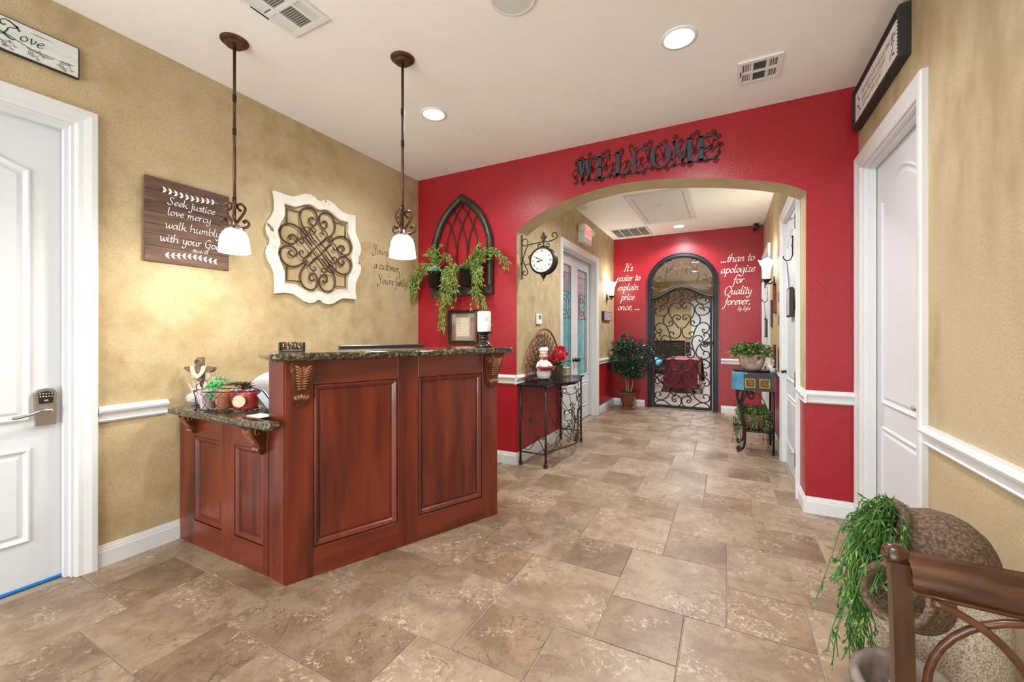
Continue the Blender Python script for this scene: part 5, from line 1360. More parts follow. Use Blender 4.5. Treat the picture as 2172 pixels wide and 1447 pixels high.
def fpt(s):
    i = s * (len(front) - 1); k = min(int(i), len(front) - 2); f = i - k
    return front[k][0] * (1 - f) + front[k + 1][0] * f, front[k][1] * (1 - f) + front[k + 1][1] * f
def onfront(path, r=.0042, nm='scroll'):
    pts = []
    for s, z in path:
        s = min(.999, max(.001, s)); a, b = fpt(s); pts.append((a, b, z))
    MB().tube(pts, r, 5).build(nm, 'iron_rust', t)
for k, (p0, p1, kd, fl) in enumerate((((.06, .70), (.17, .58), 'S', 1), ((.10, .52), (.22, .66), 'C', -1), ((.08, .34), (.19, .45), 'S', -1), ((.07, .22), (.2, .3), 'C', 1), ((.30, .70), (.38, .56), 'C', 1), ((.33, .2), (.44, .3), 'S', 1),
        ((.46, .72), (.56, .62), 'S', -1), ((.45, .5), (.58, .44), 'C', 1), ((.5, .22), (.6, .33), 'C', -1), ((.62, .70), (.72, .6), 'S', 1), ((.64, .5), (.76, .44), 'S', -1), ((.66, .2), (.76, .32), 'C', 1), ((.82, .7), (.92, .58), 'C', -1), ((.83, .48), (.93, .36), 'S', 1), ((.82, .19), (.93, .26), 'S', -1), ((.30, .44), (.4, .36), 'S', 1), ((.25, .17), (.36, .48), 'S', -1))):
    onfront([(a, b) for a, b in scroll(p0, p1, .9, .9, kd, fl, 1.5, 34, .13)])
for a in (.08, .2, .32, .44, .56, .68, .8, .92): onfront(cr([(.5, .14), (.5 + (a - .5) * .5, .26), (a, .45 + .08 * math.sin(a * 17))], 6), .0042, 'vine')
for s, z in ((.2, .55), (.28, .49), (.52, .6), (.56, .47), (.7, .55), (.85, .58), (.46, .38), (.9, .42)):
    a, b = fpt(s); flower((a + .004, b, z), (1, 0, 0), .034)
# fan screen leaning on the wall
t = thing('fan_screen', 'arched rust-red metal fan screen with leaf lattice behind the chef', 'screen', (XHL + .05, 4.30, .817), RL)
AW, AH = .475, .545
MB().tube(to3([(AW * math.cos(a), AH * math.sin(a)) for a in [PI * i / 32 for i in range(33)]]), .010, 7).build('outer_rim', 'rust_red', t)
MB().tube(to3([(AW * .52 * math.cos(a), AH * .52 * math.sin(a)) for a in [PI * i / 24 for i in range(25)]]), .006, 6).build('inner_rim', 'screen_brown', t)
MB().tube([(-AW, 0, .008), (AW, 0, .008)], .008, 6).build('base_bar', 'screen_brown', t)
for k in range(15):
    a = PI * (k + .5) / 15; c, s = math.cos(a), math.sin(a)
    o = MB().tube(to3([(c * AW * .08, s * AH * .08 + .008), (c * AW * .97, s * AH * .97)]), .004, 5).build('spoke', 'screen_brown', t)
    m = MB()
    for q in range(6):
        R = .36 + .1 * q
        for sg in (-1, 1):
            a2 = a + sg * .06; m.leaf((c * AW * (R - .05), -.003, s * AH * (R - .05)), (math.cos(a2 + sg * .4), -.1, math.sin(a2 + sg * .4)), .07, .036, (0, 1, 0))
    m.build('leaf_row', 'screen_brown', o, kind='stuff')
# chef figurine
t = thing('chef_figurine', 'ceramic chef figurine in white holding a red bowl', 'figurine', (-1.70, 3.985, .805), YAW + .25)
MB().prism_xz([(-.09, 0), (.09, 0), (.085, .02), (-.085, .02)], -.06, .06).build('base', 'dark_wood', t)
MB().lathe([(0, .05), (.055, .05), (.062, .09), (.06, .14), (.056, .18), (.052, .21), (.036, .235), (.022, .245), (0, .245)], 18).build('jacket', 'chef_white', t)
MB().lathe([(.05, .04), (.066, .045), (.072, .10), (.06, .15)], 18).build('apron', 'chef_white', t)
for s in (-1, 1):
    MB().tube([(s * .026, 0, .05), (s * .028, 0, .025)], .02, 8).build('trouser', 'chef_white', t)
    MB().ball((s * .034, -.03, .031), (.024, .04, .013), 10, 6).build('shoe', 'gloss_black', t)
    a_ = MB().tube(cr([(s * .05, 0, .205), (s * .075, -.03, .165), (s * .072, -.07, .145)], 5), [.018, .018, .018, .017, .016, .016, .015, .014, .014, .013, .013], 8).build('sleeve', 'chef_white', t)
    MB().ball((s * .075, -.085, .145), (.013, .016, .012), 8, 6).build('hand', 'skin_paint', a_)
h = MB().ball((0, -.005, .275), (.040, .04, .043), 16, 12).ball((0, -.046, .270), (.010, .013, .010), 8, 6).ball((-.041, 0, .272), (.006, .01, .012), 6, 5).ball((.041, 0, .272), (.006, .01, .012), 6, 5).build('head', 'skin_paint', t)
for s in (-1, 1):
    MB().tube(cr([(s * .002, -.050, .258), (s * .016, -.048, .254), (s * .03, -.038, .264)], 4), .005, 6).build('moustache', 'moustache', h)
    MB().ball((s * .014, -.041, .284), (.004, .003, .005), 6, 5).build('eye', 'ink', h)
MB().lathe([(.037, .30), (.041, .302), (.041, .318), (.038, .32)], 16).ball((0, 0, .335), (.052, .05, .026), 12, 7).ball((-.022, -.015, .34), .026, 8, 6).ball((.022, -.012, .342), .027, 8, 6).build('chef_hat', 'chef_white', t)
MB().tube([(.025 * math.cos(a), -.004 + .025 * math.sin(a), .243) for a in [i * PI / 8 for i in range(16)]], .007, 6, closed=True).prism_xz([(-.016, .225), (0, .242), (.016, .225), (.012, .245), (-.012, .245)], -.04, -.03).build('neckerchief', 'red_scarf', t)
k = MB(); vs = []; n = 24
for rr_, z in ((.0, .125), (.045, .13), (.085, .152), (.10, .168), (.094, .17), (.05, .14), (0, .135)):
    for j in range(n): vs.append((rr_ * 1.05 * math.cos(2 * PI * j / n), -.085 + rr_ * .45 * math.sin(2 * PI * j / n), z))
k.add(vs, [(q * n + j, q * n + (j + 1) % n, (q + 1) * n + (j + 1) % n, (q + 1) * n + j) for q in range(6) for j in range(n)], True); k.build('bowl', 'red_bowl', t)
# red flowers in a dark square vase
t = thing('flower_vase', 'dark square vase of red hydrangeas on the iron console', 'vase', (-1.69, 4.36, .805), .1)
MB().prism_xy([(-.05, -.05), (.05, -.05), (.05, .05), (-.05, .05)], 0, .155).build('vase', 'vase_brown', t)
MB().box(-.056, .056, -.056, .056, .14, .16, .003).build('rim', 'vase_brown', t)
m = MB()
for k in range(9):
    a = k * .7; m.leaf((0, 0, .16), (math.cos(a), math.sin(a), .15 + .2 * (k % 2)), .11, .06, (0, 0, 1))
m.build('leaf_collar', 'felt_green', t)
rr = random.Random(9)
for (cx, cy, cz, R) in ((.03, 0, .28, .085), (-.055, -.03, .225, .05), (.0, -.05, .215, .04)):
    m = MB()
    for k in range(150):
        a, e = rr.uniform(0, 2 * PI), rr.uniform(-1.2, 1.55); d = Vector((math.cos(a) * math.cos(e), math.sin(a) * math.cos(e), math.sin(e)))
        m.leaf(Vector((cx, cy, cz)) + d * R * .72, d + Vector((rr.uniform(-.6, .6), rr.uniform(-.6, .6), rr.uniform(-.6, .6))), R * .42, R * .32)
    m.ball((cx, cy, cz), R * .74, 10, 7); m.build('hydrangea_bloom', 'red_petal', t, kind='stuff')
t = thing('wicker_box', 'small tan wicker box behind the flower vase', 'box', (-1.72, 4.66, .805), 0)
MB().box(-.05, .05, -.05, .05, 0, .11, .006).build('body', 'tan_print', t)
for z in (.02, .055, .09): MB().tube([(-.052, -.052, z), (.052, -.052, z), (.052, .052, z), (-.052, .052, z)], .005, 5, closed=True).build('band', 'wicker', t)
# ================================================================ HALL END
# ficus
t = thing('ficus_tree', 'leafy dark green ficus tree in a striped square planter', 'plant', (-1.53, 7.34, 0), 0)
m = MB(); a, b = .085, .125
for z0, z1, r0, r1 in ((0, .03, .105, .10), (.03, .05, .10, .082), (.05, .26, .082, .125), (.26, .30, .135, .135)):
    m.add([(-r0, -r0, z0), (r0, -r0, z0), (r0, r0, z0), (-r0, r0, z0), (-r1, -r1, z1), (r1, -r1, z1), (r1, r1, z1), (-r1, r1, z1)], [(0, 3, 2, 1), (4, 5, 6, 7), (0, 1, 5, 4), (1, 2, 6, 5), (2, 3, 7, 6), (3, 0, 4, 7)], False)
o = m.build('planter_box', 'ficus_pot', t)
for k in range(7):
    for s, ax in ((-1, 0), (-1, 1), (1, 1)):
        u0 = -.075 + k * .028; z0, z1 = .06, .25; pts = []
        for q in range(5):
            f = q / 4; u = u0 + (f - .5) * .09; z = z0 + (z1 - z0) * f; R = .082 + (.125 - .082) * (z - .05) / .21 + .002
            if abs(u) > R: continue
            pts.append((u, s * R, z) if ax == 0 else (s * R, u, z))
        if len(pts) > 1: MB().tube(pts, .0016, 4).build('stripe', 'gold_line', o)
MB().box(-.12, .12, -.12, .12, .285, .302).build('soil', 'soil', o)
for p in ([(-.03, 0, .29), (-.045, .01, .5), (-.03, 0, .75), (-.06, 0, 1.0)], [(.04, -.01, .29), (.07, 0, .45), (.05, .02, .62), (.07, .02, .95)], [(.0, .02, .29), (-.005, .02, .55), (.02, .03, .85)]):
    MB().tube(cr(p, 4), .015, 7).build('trunk', 'bark', t)
m = MB(); rr = random.Random(4); random.seed(4)
blobs = [(0, 0, .88, .26, .26), (-.12, 0, .80, .22, .18), (.14, 0, .92, .22, .22), (0, 0, .66, .24, .14), (-.12, 0, 1.02, .16, .14), (-.05, .02, 1.18, .08, .10), (.08, 0, .58, .16, .08), (.24, 0, .98, .10, .08), (.0, -.05, 1.05, .18, .10)]
for cx, cy, cz, R, H_ in [(a * 1.18, b, c + .04, d * 1.1, e * 1.05) for a, b, c, d, e in blobs]:
    for k in range(int(5200 * R * R + 40)):
        a, e, q = rr.uniform(0, 2 * PI), rr.uniform(-1.5, 1.5), rr.uniform(.45, 1.05)
        p = Vector((cx + math.cos(a) * math.cos(e) * R * q, cy + math.sin(a) * math.cos(e) * R * .8 * q, cz + math.sin(e) * H_ * q))
        if p.x < -.275 or p.y > .28: continue
        m.leaf(p, (math.cos(a) + rr.uniform(-.6, .6), math.sin(a) + rr.uniform(-.6, .6), rr.uniform(-.9, .5)), rr.uniform(.045, .075), rr.uniform(.024, .036))
m.build('foliage', 'leaf_ficus', t, kind='stuff')
m = MB()
for k in range(24):
    a = rr.uniform(0, 2 * PI); R = rr.uniform(.1, .28); z = rr.uniform(.7, 1.15)
    m.tube(cr([(0, 0, z - .2), (math.cos(a) * R * .5, math.sin(a) * R * .4, z - .05), (math.cos(a) * R, math.sin(a) * R * .8, z)], 3), .004, 4)
m.build('branches', 'bark', t, kind='stuff')
# iron gate
GY = YF
t = thing('arched_door_frame', 'tall black arched iron door frame with glazed scroll transom', 'door frame', (0, GY, 0), RF)
path = [(GX0 + .03, 0)] + arc(gcx, GSP, grx - .03, grz - .03, 180, 0, 28) + [(GX1 - .03, 0)]
MB().sweep(path, [(0, -.10), (0, .02), (.012, .034), (.026, .034), (.03, .026), (.05, .026), (.056, .036), (.07, .036), (.075, .0), (.03, -.10)], smooth=False).build('moulded_frame', 'blue_black', t)
LX0, LX1 = GX0 + .035, GX1 - .035
def camber(x): # top of leaf
    u = (x - gcx) / ((LX1 - LX0) / 2); return 1.945 + .175 * (.5 + .5 * math.cos(PI * min(1, abs(u)))) ** .9
lt = [(LX0 + (LX1 - LX0) * i / 24, camber(LX0 + (LX1 - LX0) * i / 24)) for i in range(25)]
MB().sweep(lt, [(-.03, -.06), (-.03, .012), (-.015, .03), (.012, .03), (.028, .012), (.028, -.06)]).build('transom_bar', 'dark_wood', t)
tp = arc(gcx, GSP, grx - .045, grz - .045, 172, 8, 22)
MB().prism_xz([(p[0], max(p[1] + .028, 0)) for p in lt[1:-1]][::-1] + tp, .055, .062).build('transom_glass', 'glass_clear', t)
def gA(x, y): return (gcx + (x - 342) * .00159, 1.31 + (178 - y / 5.271) * .0083)
def gB(x, y): return (gcx + (x - 330) * .00162, 1.31 + (18 - y / 4.979) * .0083)
def gm(cx, cy): return (gcx + (cx - 267) * .00203, 1.31 + (188 - cy / 4.0194) * .0082)
def forged(t, f, pts, r=.0105, y=0.0, mat='iron', n=5):
    a = cr([f(*q) for q in pts], n)
    MB().tube(to3(a, y), r, 6).build('scroll', mat, t); MB().tube(to3(mirror(a, gcx), y), r, 6).build('scroll', mat, t)
for q in ([(222, 148), (205, 152), (196, 135), (218, 122), (248, 135), (255, 170), (235, 205), (215, 230)], [(152, 202), (132, 212), (120, 190), (140, 170), (175, 175), (192, 215), (183, 270), (172, 310), (188, 350)], [(135, 350), (105, 355), (92, 330), (110, 302), (150, 300), (180, 330), (190, 372)], [(85, 375), (95, 355), (75, 338), (40, 350), (25, 390), (45, 425), (95, 442)], [(252, 262), (262, 282), (288, 276), (298, 245), (268, 215), (215, 230), (182, 268)], [(45, 452), (66, 455), (68, 480), (38, 492)]):
    forged(t, gA, q, .0085, .03, 'bronze')
MB().prism_xz([(gm(258, 110)), (gm(275, 180)), (gm(320, 190)), (gm(280, 215)), (gm(262, 300)), (gm(248, 215)), (gm(205, 190)), (gm(245, 180))], .025, .032).build('star_motif', 'bronze', t)
g = thing('iron_gate', 'black wrought iron gate leaf filled with dense scrollwork', 'gate', (0, GY + .02, 0), RF)
lx0, lx1 = GX0 + .04, GX1 - .04
MB().box(lx0, lx0 + .038, -.02, .02, .012, 1.93).box(lx1 - .038, lx1, -.02, .02, .012, 1.93).build('stile', 'iron', g)
MB().box(lx0 + .038, lx1 - .038, -.02, .02, .012, .06).build('bottom_rail', 'iron', g)
MB().sweep([(p[0], p[1] - .035) for p in lt[1:-1]], [(-.02, -.02), (-.02, .02), (.0, .02), (.0, -.02)]).build('top_rail', 'iron', g)
MB().ball((lx0 + .03, -.06, .93), .03, 10, 8).tube([(lx0 + .03, -.02, .93), (lx0 + .03, -.06, .93)], .012, 8).build('gate_knob', 'iron', g)
GA = [[(300, 502), (282, 497), (273, 518), (292, 538), (322, 528), (335, 498), (313, 464), (265, 458), (219, 490), (202, 540), (216, 570), (248, 576), (298, 550), (328, 556), (334, 578), (318, 592), (302, 582)],
      [(243, 548), (240, 530), (220, 528), (206, 550)],
      [(166, 548), (147, 557), (132, 540), (145, 520), (175, 520), (197, 550), (185, 592), (130, 622), (80, 604), (66, 575), (85, 557), (106, 570), (98, 592)],
      [(165, 650), (150, 666), (131, 655), (132, 632), (160, 618), (195, 635), (208, 682), (183, 728), (130, 738), (82, 720), (66, 685), (80, 656), (110, 655), (126, 675), (108, 690)],
      [(190, 718), (158, 768), (163, 825), (200, 855), (242, 843), (252, 815), (233, 797), (212, 810), (222, 830)],
      [(298, 632), (292, 648), (308, 662), (330, 652), (334, 622), (312, 600), (270, 597), (230, 627), (214, 680), (226, 740), (268, 812), (316, 880)],
      [(312, 764), (293, 764), (296, 782), (318, 783), (332, 760), (318, 736), (285, 732), (258, 752), (247, 788)]]
GBB = [[(344, 20), (336, 75), (355, 122), (400, 138), (438, 120), (452, 92), (434, 71), (409, 80), (414, 102)],
       [(560, 52), (542, 42), (532, 60), (546, 78), (574, 72), (597, 40), (592, 5), (560, -22), (515, -18), (480, 15), (456, 70), (450, 98)],
       [(560, 117), (546, 104), (556, 86), (584, 86), (600, 115), (578, 150), (530, 180), (487, 230), (471, 290), (500, 335), (558, 345), (598, 320), (594, 282), (565, 268), (540, 285), (550, 306)],
       [(505, 148), (502, 166), (522, 166), (538, 145), (520, 116), (482, 108), (446, 135), (432, 185), (444, 240), (460, 285)],
       [(558, 208), (552, 194), (570, 188), (580, 210), (556, 224), (528, 200), (516, 220), (530, 250), (556, 270)],
       [(358, 272), (356, 288), (374, 290), (382, 270), (366, 253), (345, 250), (346, 236), (380, 222), (425, 238), (458, 285), (445, 330), (408, 338), (388, 320), (402, 302), (424, 312)],
       [(386, 407), (366, 394), (342, 410), (334, 440), (356, 468), (410, 470), (450, 440), (460, 395), (440, 360), (405, 355), (388, 372), (402, 388)],
       [(560, 402), (541, 402), (540, 426), (566, 440), (595, 420), (597, 382), (560, 356), (510, 366), (476, 405), (478, 460), (510, 510), (545, 525), (575, 505), (570, 482), (550, 488)],
       [(568, 592), (549, 590), (551, 612), (580, 620), (599, 592), (585, 556), (545, 527), (524, 490)],
       [(390, 492), (402, 478), (426, 490), (438, 520), (415, 548), (384, 540), (372, 512)],
       [(376, 480), (346, 512), (336, 560), (360, 610), (420, 640), (480, 640), (520, 610), (530, 570), (505, 548), (480, 560), (486, 584)],
       [(560, 746), (541, 740), (546, 715), (578, 708), (600, 740), (580, 780), (525, 788), (475, 758), (446, 705), (442, 655), (475, 640), (518, 660), (535, 702)],
       [(412, 776), (391, 775), (386, 796), (406, 800), (425, 775), (410, 743), (366, 736), (334, 770), (342, 825), (390, 855), (440, 840), (500, 800), (550, 795), (588, 815), (598, 848), (576, 866), (556, 855), (568, 838)],
       [(378, 690), (386, 720), (415, 728), (438, 705), (446, 690)]]
for q in GA: forged(g, gA, q)
for q in GBB: forged(g, gB, q)
# quotations either side
t = thing('wall_quote', 'white italic wall quote beginning It\'s easier to explain, left of gate', 'lettering', (0, YF, 0), RF)
m = MB(); kw = dict(w=.22, wmin=.07, shear=.24, y=-.0015)
for s, x0, x1, z in (("It's", -1.685, -1.50, 2.455), ('easier to', -1.825, -1.365, 2.275), ('explain', -1.80, -1.40, 2.105), ('price', -1.74, -1.47, 1.925), ('once, ...', -1.80, -1.37, 1.745)): penfit(s, x0, x1 - .03, z, .066, **kw).build('text_line', 'letter_white', t)
t = thing('wall_quote', 'white italic wall quote about Quality with signature, right of gate', 'lettering', (0, YF, 0), RF)
m = MB()
for s, x0, x1, z in (('...than to', -.10, .415, 2.49), ('apologize', -.10, .42, 2.31), ('for', .075, .265, 2.135), ('Quality', -.055, .375, 1.955), ('forever.', -.05, .36, 1.785)): penfit(s, x0, x1 - .03, z, .068, **kw).build('text_line', 'letter_white', t)
penfit('Zig Ziglar', .14, .33, 1.695, .030, **kw).build('signature', 'letter_white', t)
t = thing('security_camera', 'small black security camera in the far ceiling corner', 'camera', (.40, YF - .10, CZ), .5)
MB().lathe([(0, 0), (.04, 0), (.04, -.012), (.012, -.016), (.012, -.05), (0, -.05)], 14).build('mount', 'iron', t)
m = MB(); m.T = Matrix.Translation((0, 0, -.065)) @ Matrix.Rotation(math.radians(70), 4, 'X'); m.lathe([(0, -.05), (.028, -.05), (.03, .05), (.024, .055), (0, .05)], 16); m.build('body', 'black_plastic', t)
# ================================================================ HALL, RIGHT SIDE
def door_hook(loc, lab, glab, name='door_hook'):
    t = thing(name, lab, 'hook', loc, RR, 'iron hooks on the hall doors'); t.scale = (.85, .8, .8)
    MB().tube(to3(cr([(0, .14), (.012, .11), (-.012, .075), (.012, .04), (0, .0), (.0, -.05)], 4), -.012), .007, 6).ball((0, -.012, .15), .014, 8, 6).ball((0, -.012, .05), (.02, .012, .028), 8, 6).build('scroll_plate', 'iron', t)
    MB().tube(cr([(0, -.012, -.05), (0, -.03, -.10), (0, -.065, -.115), (0, -.095, -.09), (0, -.10, -.06)], 5), .006, 6).build('hook_arm', 'iron', t)
    s = thing('hanging_sign', glab, 'sign', (loc[0], loc[1], loc[2]), RR, 'hanging signs on the hall doors')
    MB().tube([(-.05, -.03, -.36), (0, -.055, -.088), (.05, -.03, -.36)], .002, 4).build('string', 'stem', s)
    MB().box(-.11, .11, -.045, -.015, -.60, -.34, .004).build('board', 'black_edge', s); MB().box(-.095, .095, -.047, -.044, -.585, -.355).build('print', 'grey_print', s)
door_hook((XHR + .018, 4.46, 2.06), 'curled iron hook on the nearer hall door', 'dark framed sign hanging from hook on the nearer hall door')
door_hook((XHR + .018, 7.05, 1.86), 'curled iron hook on the farther hall door', 'dark sign hanging from hook on the farther hall door')
t = thing('wall_ornament', 'slim red-brown bottle-shaped ornament on wall below right sconce', 'ornament', (XHR, 5.80, 1.55), RR)
MB().prism_xz([(-.05, 0), (.05, 0), (.06, .02), (.05, .05), (.05, .2), (.06, .24), (.035, .27), (.02, .33), (-.02, .33), (-.035, .27), (-.06, .24), (-.05, .2), (-.05, .05), (-.06, .02)], -.03, 0).build('body', 'rust_red', t); MB().ball((0, -.015, .345), .02, 8, 6).build('knob', 'iron', t)
t = thing('wall_plaque', 'pale grey narrow plaque on wall between farther door and ornament', 'plaque', (XHR, 6.28, 1.40), RR)
MB().box(-.08, .08, -.02, 0, 0, .34, .003).build('board', 'dark_wood', t); MB().box(-.065, .065, -.022, -.019, .015, .325).build('print', 'grey_print', t)
t = thing('wall_plaque', 'dark stacked plaque on wall right beside nearer hall door', 'plaque', (XHR, 5.27, 1.40), RR)
for k in range(3): MB().box(-.05, .05, -.022, 0, k * .125, k * .125 + .11, .003).build('tablet', 'dark_wood' if k != 1 else 'grey_print', t)
# side table
SX, SY = .085, 5.22
t = thing('side_table', 'dark curved-leg side table with brass tile drawers', 'table', (SX, SY, 0), 0)
MB().prism_xy(round_poly([(-.035, .02), (.0, .44), (.385, .44), (.385, -.03), (.06, -.03)], .05), .865, .888).build('table_top', 'dark_wood', t)
MB().prism_xy([(.005, .03), (.05, .0), (.37, .0), (.37, .42), (.01, .42)], .685, .865).build('drawer_case', 'dark_wood', t)
for x0 in (.135, .27):
    o = MB().box(x0 - .05, x0 + .05, -.006, .001, .72, .82, .002).build('brass_tile', 'brass_dark', t)
    MB().sweep([(x0 - .05, .72), (x0 - .05, .82), (x0 + .05, .82), (x0 + .05, .72)], [(0, .006), (0, .011), (-.01, .011), (-.01, .006)], closed=True).build('tile_border', 'brass_tile', o)
    for k in range(4): MB().tube(to3([(x0 + math.cos(a + k * PI / 2) * .012 * (1 + .9 * a / 3), .77 + math.sin(a + k * PI / 2) * .012 * (1 + .9 * a / 3)) for a in [i * .4 for i in range(8)]], -.008), .003, 5).build('tile_relief', 'brass_tile', o)
for yy in (.02, .40):
    l = cr([(.10, .665), (.085, .685), (.05, .69), (.015, .66), (.02, .56), (.05, .45), (.075, .3), (.085, .17), (.075, .07), (.04, .025), (.015, .035), (.02, .06), (.04, .05)], 5)
    MB().tube(to3(l, yy), .013, 7).build('leg', 'iron', t)
    MB().tube(to3(cr([(.05, .46), (.065, .56), (.09, .64), (.14, .665), (.17, .635), (.15, .60), (.12, .612), (.125, .635)], 5), yy), .010, 7).build('leg_scroll', 'iron', t)
    MB().tube([(.355, yy, .02), (.352, yy, .685)], .012, 7).build('leg', 'iron', t)
    MB().tube([(.07, yy, .24), (.355, yy, .24)], .009, 6).build('stretcher', 'iron', t)
MB().box(.065, .36, .015, .405, .24, .25).build('lower_shelf', 'dark_wood', t)
for k in range(2): MB().ball((.02 + .333 * k, .02, .012), .014, 8, 6).build('foot', 'iron', t)
MB().tube([(-.005, .02, .30), (.06, .02, .30)], .007, 6).ball((-.01, .02, .30), .02, 8, 6).build('side_finial', 'iron', t)
# blue cloth over the corner
t = thing('blue_cloth', 'blue cloth hanging over the left corner of the side table', 'cloth', (SX, SY, 0), 0)
m = MB(); g_ = 8
pts = [(-.03, .10), (-.03, .03), (.01, -.02), (.06, -.036), (.085, -.036)]; pp = cr(pts, 3); n = len(pp); vs = []
for k, (z, e) in enumerate(((.892, -.0), (.885, .008), (.86, .012), (.80, .01), (.74, .014), (.695, .012))):
    for i, (a, b) in enumerate(pp): w_ = .004 * math.sin(i * 1.7 + k); vs.append((a - e * .8 - w_ * .5, b - e - w_, z))
m.add(vs, [(k * n + i, k * n + i + 1, (k + 1) * n + i + 1, (k + 1) * n + i) for k in range(5) for i in range(n - 1)], True); m.build('cloth', 'blue_fabric', t)
# potted ivy
t = thing('flower_pot', 'rose-coloured ceramic pot painted with Life on a saucer', 'pot', (.245, 5.42, .888), YAW)
o = MB().lathe([(0, 0), (.17, 0), (.20, .012), (.19, .016), (.1, .012), (0, .012)], 28).build('saucer', 'pot_black', t)
MB().lathe([(0, .012), (.085, .012), (.11, .05), (.128, .11), (.136, .175), (.14, .19), (.13, .19), (.124, .16), (0, .16)], 32).build('pot', 'rose_pot', t)
m = pen('Life', -.055, .10, .026, .2, .06, .1)
def wrapc(m, R0, R1): m.v = [Vector((math.sin(q.x / .125) * (.1265 + (q.z - .10) * .13), -math.cos(q.x / .125) * (.1265 + (q.z - .10) * .13), q.z)) for q in m.v]
wrapc(m, 0, 0); m.build('lettering', 'rust_red', t)
m = MB().disc((-.005, -.0, .12), .028, 14, 'y'); wrapc(m, 0, 0); m.build('cream_blossom', 'cream', t)
m = MB()
for k in range(6): m.leaf((0.0, 0, .15), (math.cos(k), 0, math.sin(k)), .03, .016, (0, 1, 0))
wrapc(m, 0, 0); m.build('leaf_print', 'ink', t)
def leafy(name, lab, loc, mat, n, R, H_, leaf, seed, extra=None):
    t = thing(name, lab, 'plant', loc, 0); m = MB(); r = random.Random(seed); random.seed(seed)
    for k in range(n):
        a, e, q = r.uniform(0, 2 * PI), r.uniform(-.25, 1.45), r.uniform(.3, 1.05)
        p = Vector((math.cos(a) * math.cos(e) * R * q, math.sin(a) * math.cos(e) * R * .85 * q, math.sin(e) * H_ * q))
        m.leaf(p, (math.cos(a), math.sin(a), r.uniform(-.6, .6)), leaf[0] * r.uniform(.7, 1.2), leaf[1] * r.uniform(.7, 1.2), (r.uniform(-.5, .5), r.uniform(-.5, .5), 1))
    m.build('foliage', mat, t, kind='stuff')
    s = MB()
    for k in range(14):
        a = 2 * PI * k / 14; s.tube(cr([(0, 0, -.03), (math.cos(a) * R * .5, math.sin(a) * R * .4, H_ * .6), (math.cos(a) * R, math.sin(a) * R * .85, H_ * .35)], 4), .002, 4)
    s.build('stems', 'stem', t, kind='stuff')
    return t
leafy('potted_ivy', 'green variegated ivy growing from the rose ceramic pot', (.235, 5.40, 1.075), 'leaf_ivy', 520, .215, .13, (.055, .04), 31)
t = thing('picture_easel', 'slim black framed stand behind the ivy on side table', 'stand', (.462, 5.50, .888), 0)
MB().sweep([(-.0, .0), (-.0, .30), (.02, .30), (.02, .0)], [(0, -.0), (0, .02), (-.006, .02), (-.006, 0)], closed=True).box(-.002, .012, -.10, .10, 0, .30, .003).build('frame', 'gloss_black', t)
t = thing('glass_votive', 'tiny clear glass votive on the side table behind ivy pot', 'votive', (.43, 5.245, .889), 0)
MB().lathe([(0, 0), (.025, 0), (.028, .05), (.026, .05), (.022, .006), (0, .006)], 14).build('cup', 'glass_pale', t)
# basket of fern
BK = (.26, 5.40, .251)
t = thing('wicker_basket', 'round dark wicker basket with hoop handle on the lower shelf', 'basket', BK, 0)
for k in range(9):
    z = .012 + k * .018; R = .085 + .055 * math.sin(min(1, k / 6) * PI / 2)
    MB().tube([(R * math.cos(a), R * math.sin(a), z) for a in [i * PI / 12 for i in range(24)]], .0105, 6, closed=True).build('woven_coil', 'wicker', t)
MB().disc((0, 0, .01), .1).disc((0, 0, .14), .125).build('base', 'soil', t)
for s in (-1, 1): MB().tube([(.135 * math.cos(a), s * .015, .15 + .24 * math.sin(a)) for a in [PI * i / 18 for i in range(19)]], .006, 6).build('hoop_handle', 'wicker', t)
S = []; rg = random.Random(17)
for k in range(46):
    a = rg.uniform(0, 2 * PI); R = rg.uniform(.12, .19)
    S.append([(math.cos(a) * .04, math.sin(a) * .04, .15), (math.cos(a) * R * .7, math.sin(a) * R * .7, .22 + rg.uniform(-.02, .05)), (math.cos(a) * R, math.sin(a) * R, .15), (math.cos(a) * R * 1.08, math.sin(a) * R * 1.05, .02 - (rg.uniform(.0, .26) if abs(math.cos(a)) > .6 else 0))])
trailing('basket_fern', 'bright green trailing fern filling the wicker basket', 'plant', BK, 0, S, 'leaf_deep', (.028, .013), 24, 19, 'leaf_ivy')
t = thing('dried_spray', 'dry pale grass spray beside the wicker basket', 'plant', (.14, 5.36, .251), 0); m = MB()
for k in range(40):
    a = rg.uniform(1.8, 4.4); m.tube(cr([(0, 0, .02), (math.cos(a) * .08, math.sin(a) * .06, .14), (math.cos(a) * .17, math.sin(a) * .1, .12 + rg.uniform(-.04, .1))], 4), .0014, 3)
m.build('stalks', 'cream', t, kind='stuff')
# ================================================================ ROOM BEHIND THE GATE
t = thing('draped_table', 'table under a burgundy cloth seen through the gate', 'table', (-.90, 10.3, 0), .0)
MB().box(-.31, .31, -.45, 1.2, .70, .72).build('table_top', 'dark_wood', t)
m = MB()
pl = round_poly([(-.33, -.47), (-.33, 1.22), (.33, 1.22), (.33, -.47)], .02, 3); vs = []; n = len(pl)
for k, z in enumerate((.735, .60, .45, .33)):
    for i, (a, b) in enumerate(pl):
        w_ = .02 * k * math.sin(i * 2.1); lo = (z + .1 if b < -.4 and abs(a) < .28 else z) if k < 3 else (z - .22 if abs(a) > .3 and (i % 5 < 3) else z + .1)
        vs.append((a * (1 + .02 * k) + w_, b * (1 + .01 * k) - w_, lo))
m.add(vs, [(k * n + i, k * n + (i + 1) % n, (k + 1) * n + (i + 1) % n, (k + 1) * n + i) for k in range(3) for i in range(n)] + [tuple(range(n))], False); m.build('tablecloth', 'burgundy', t)
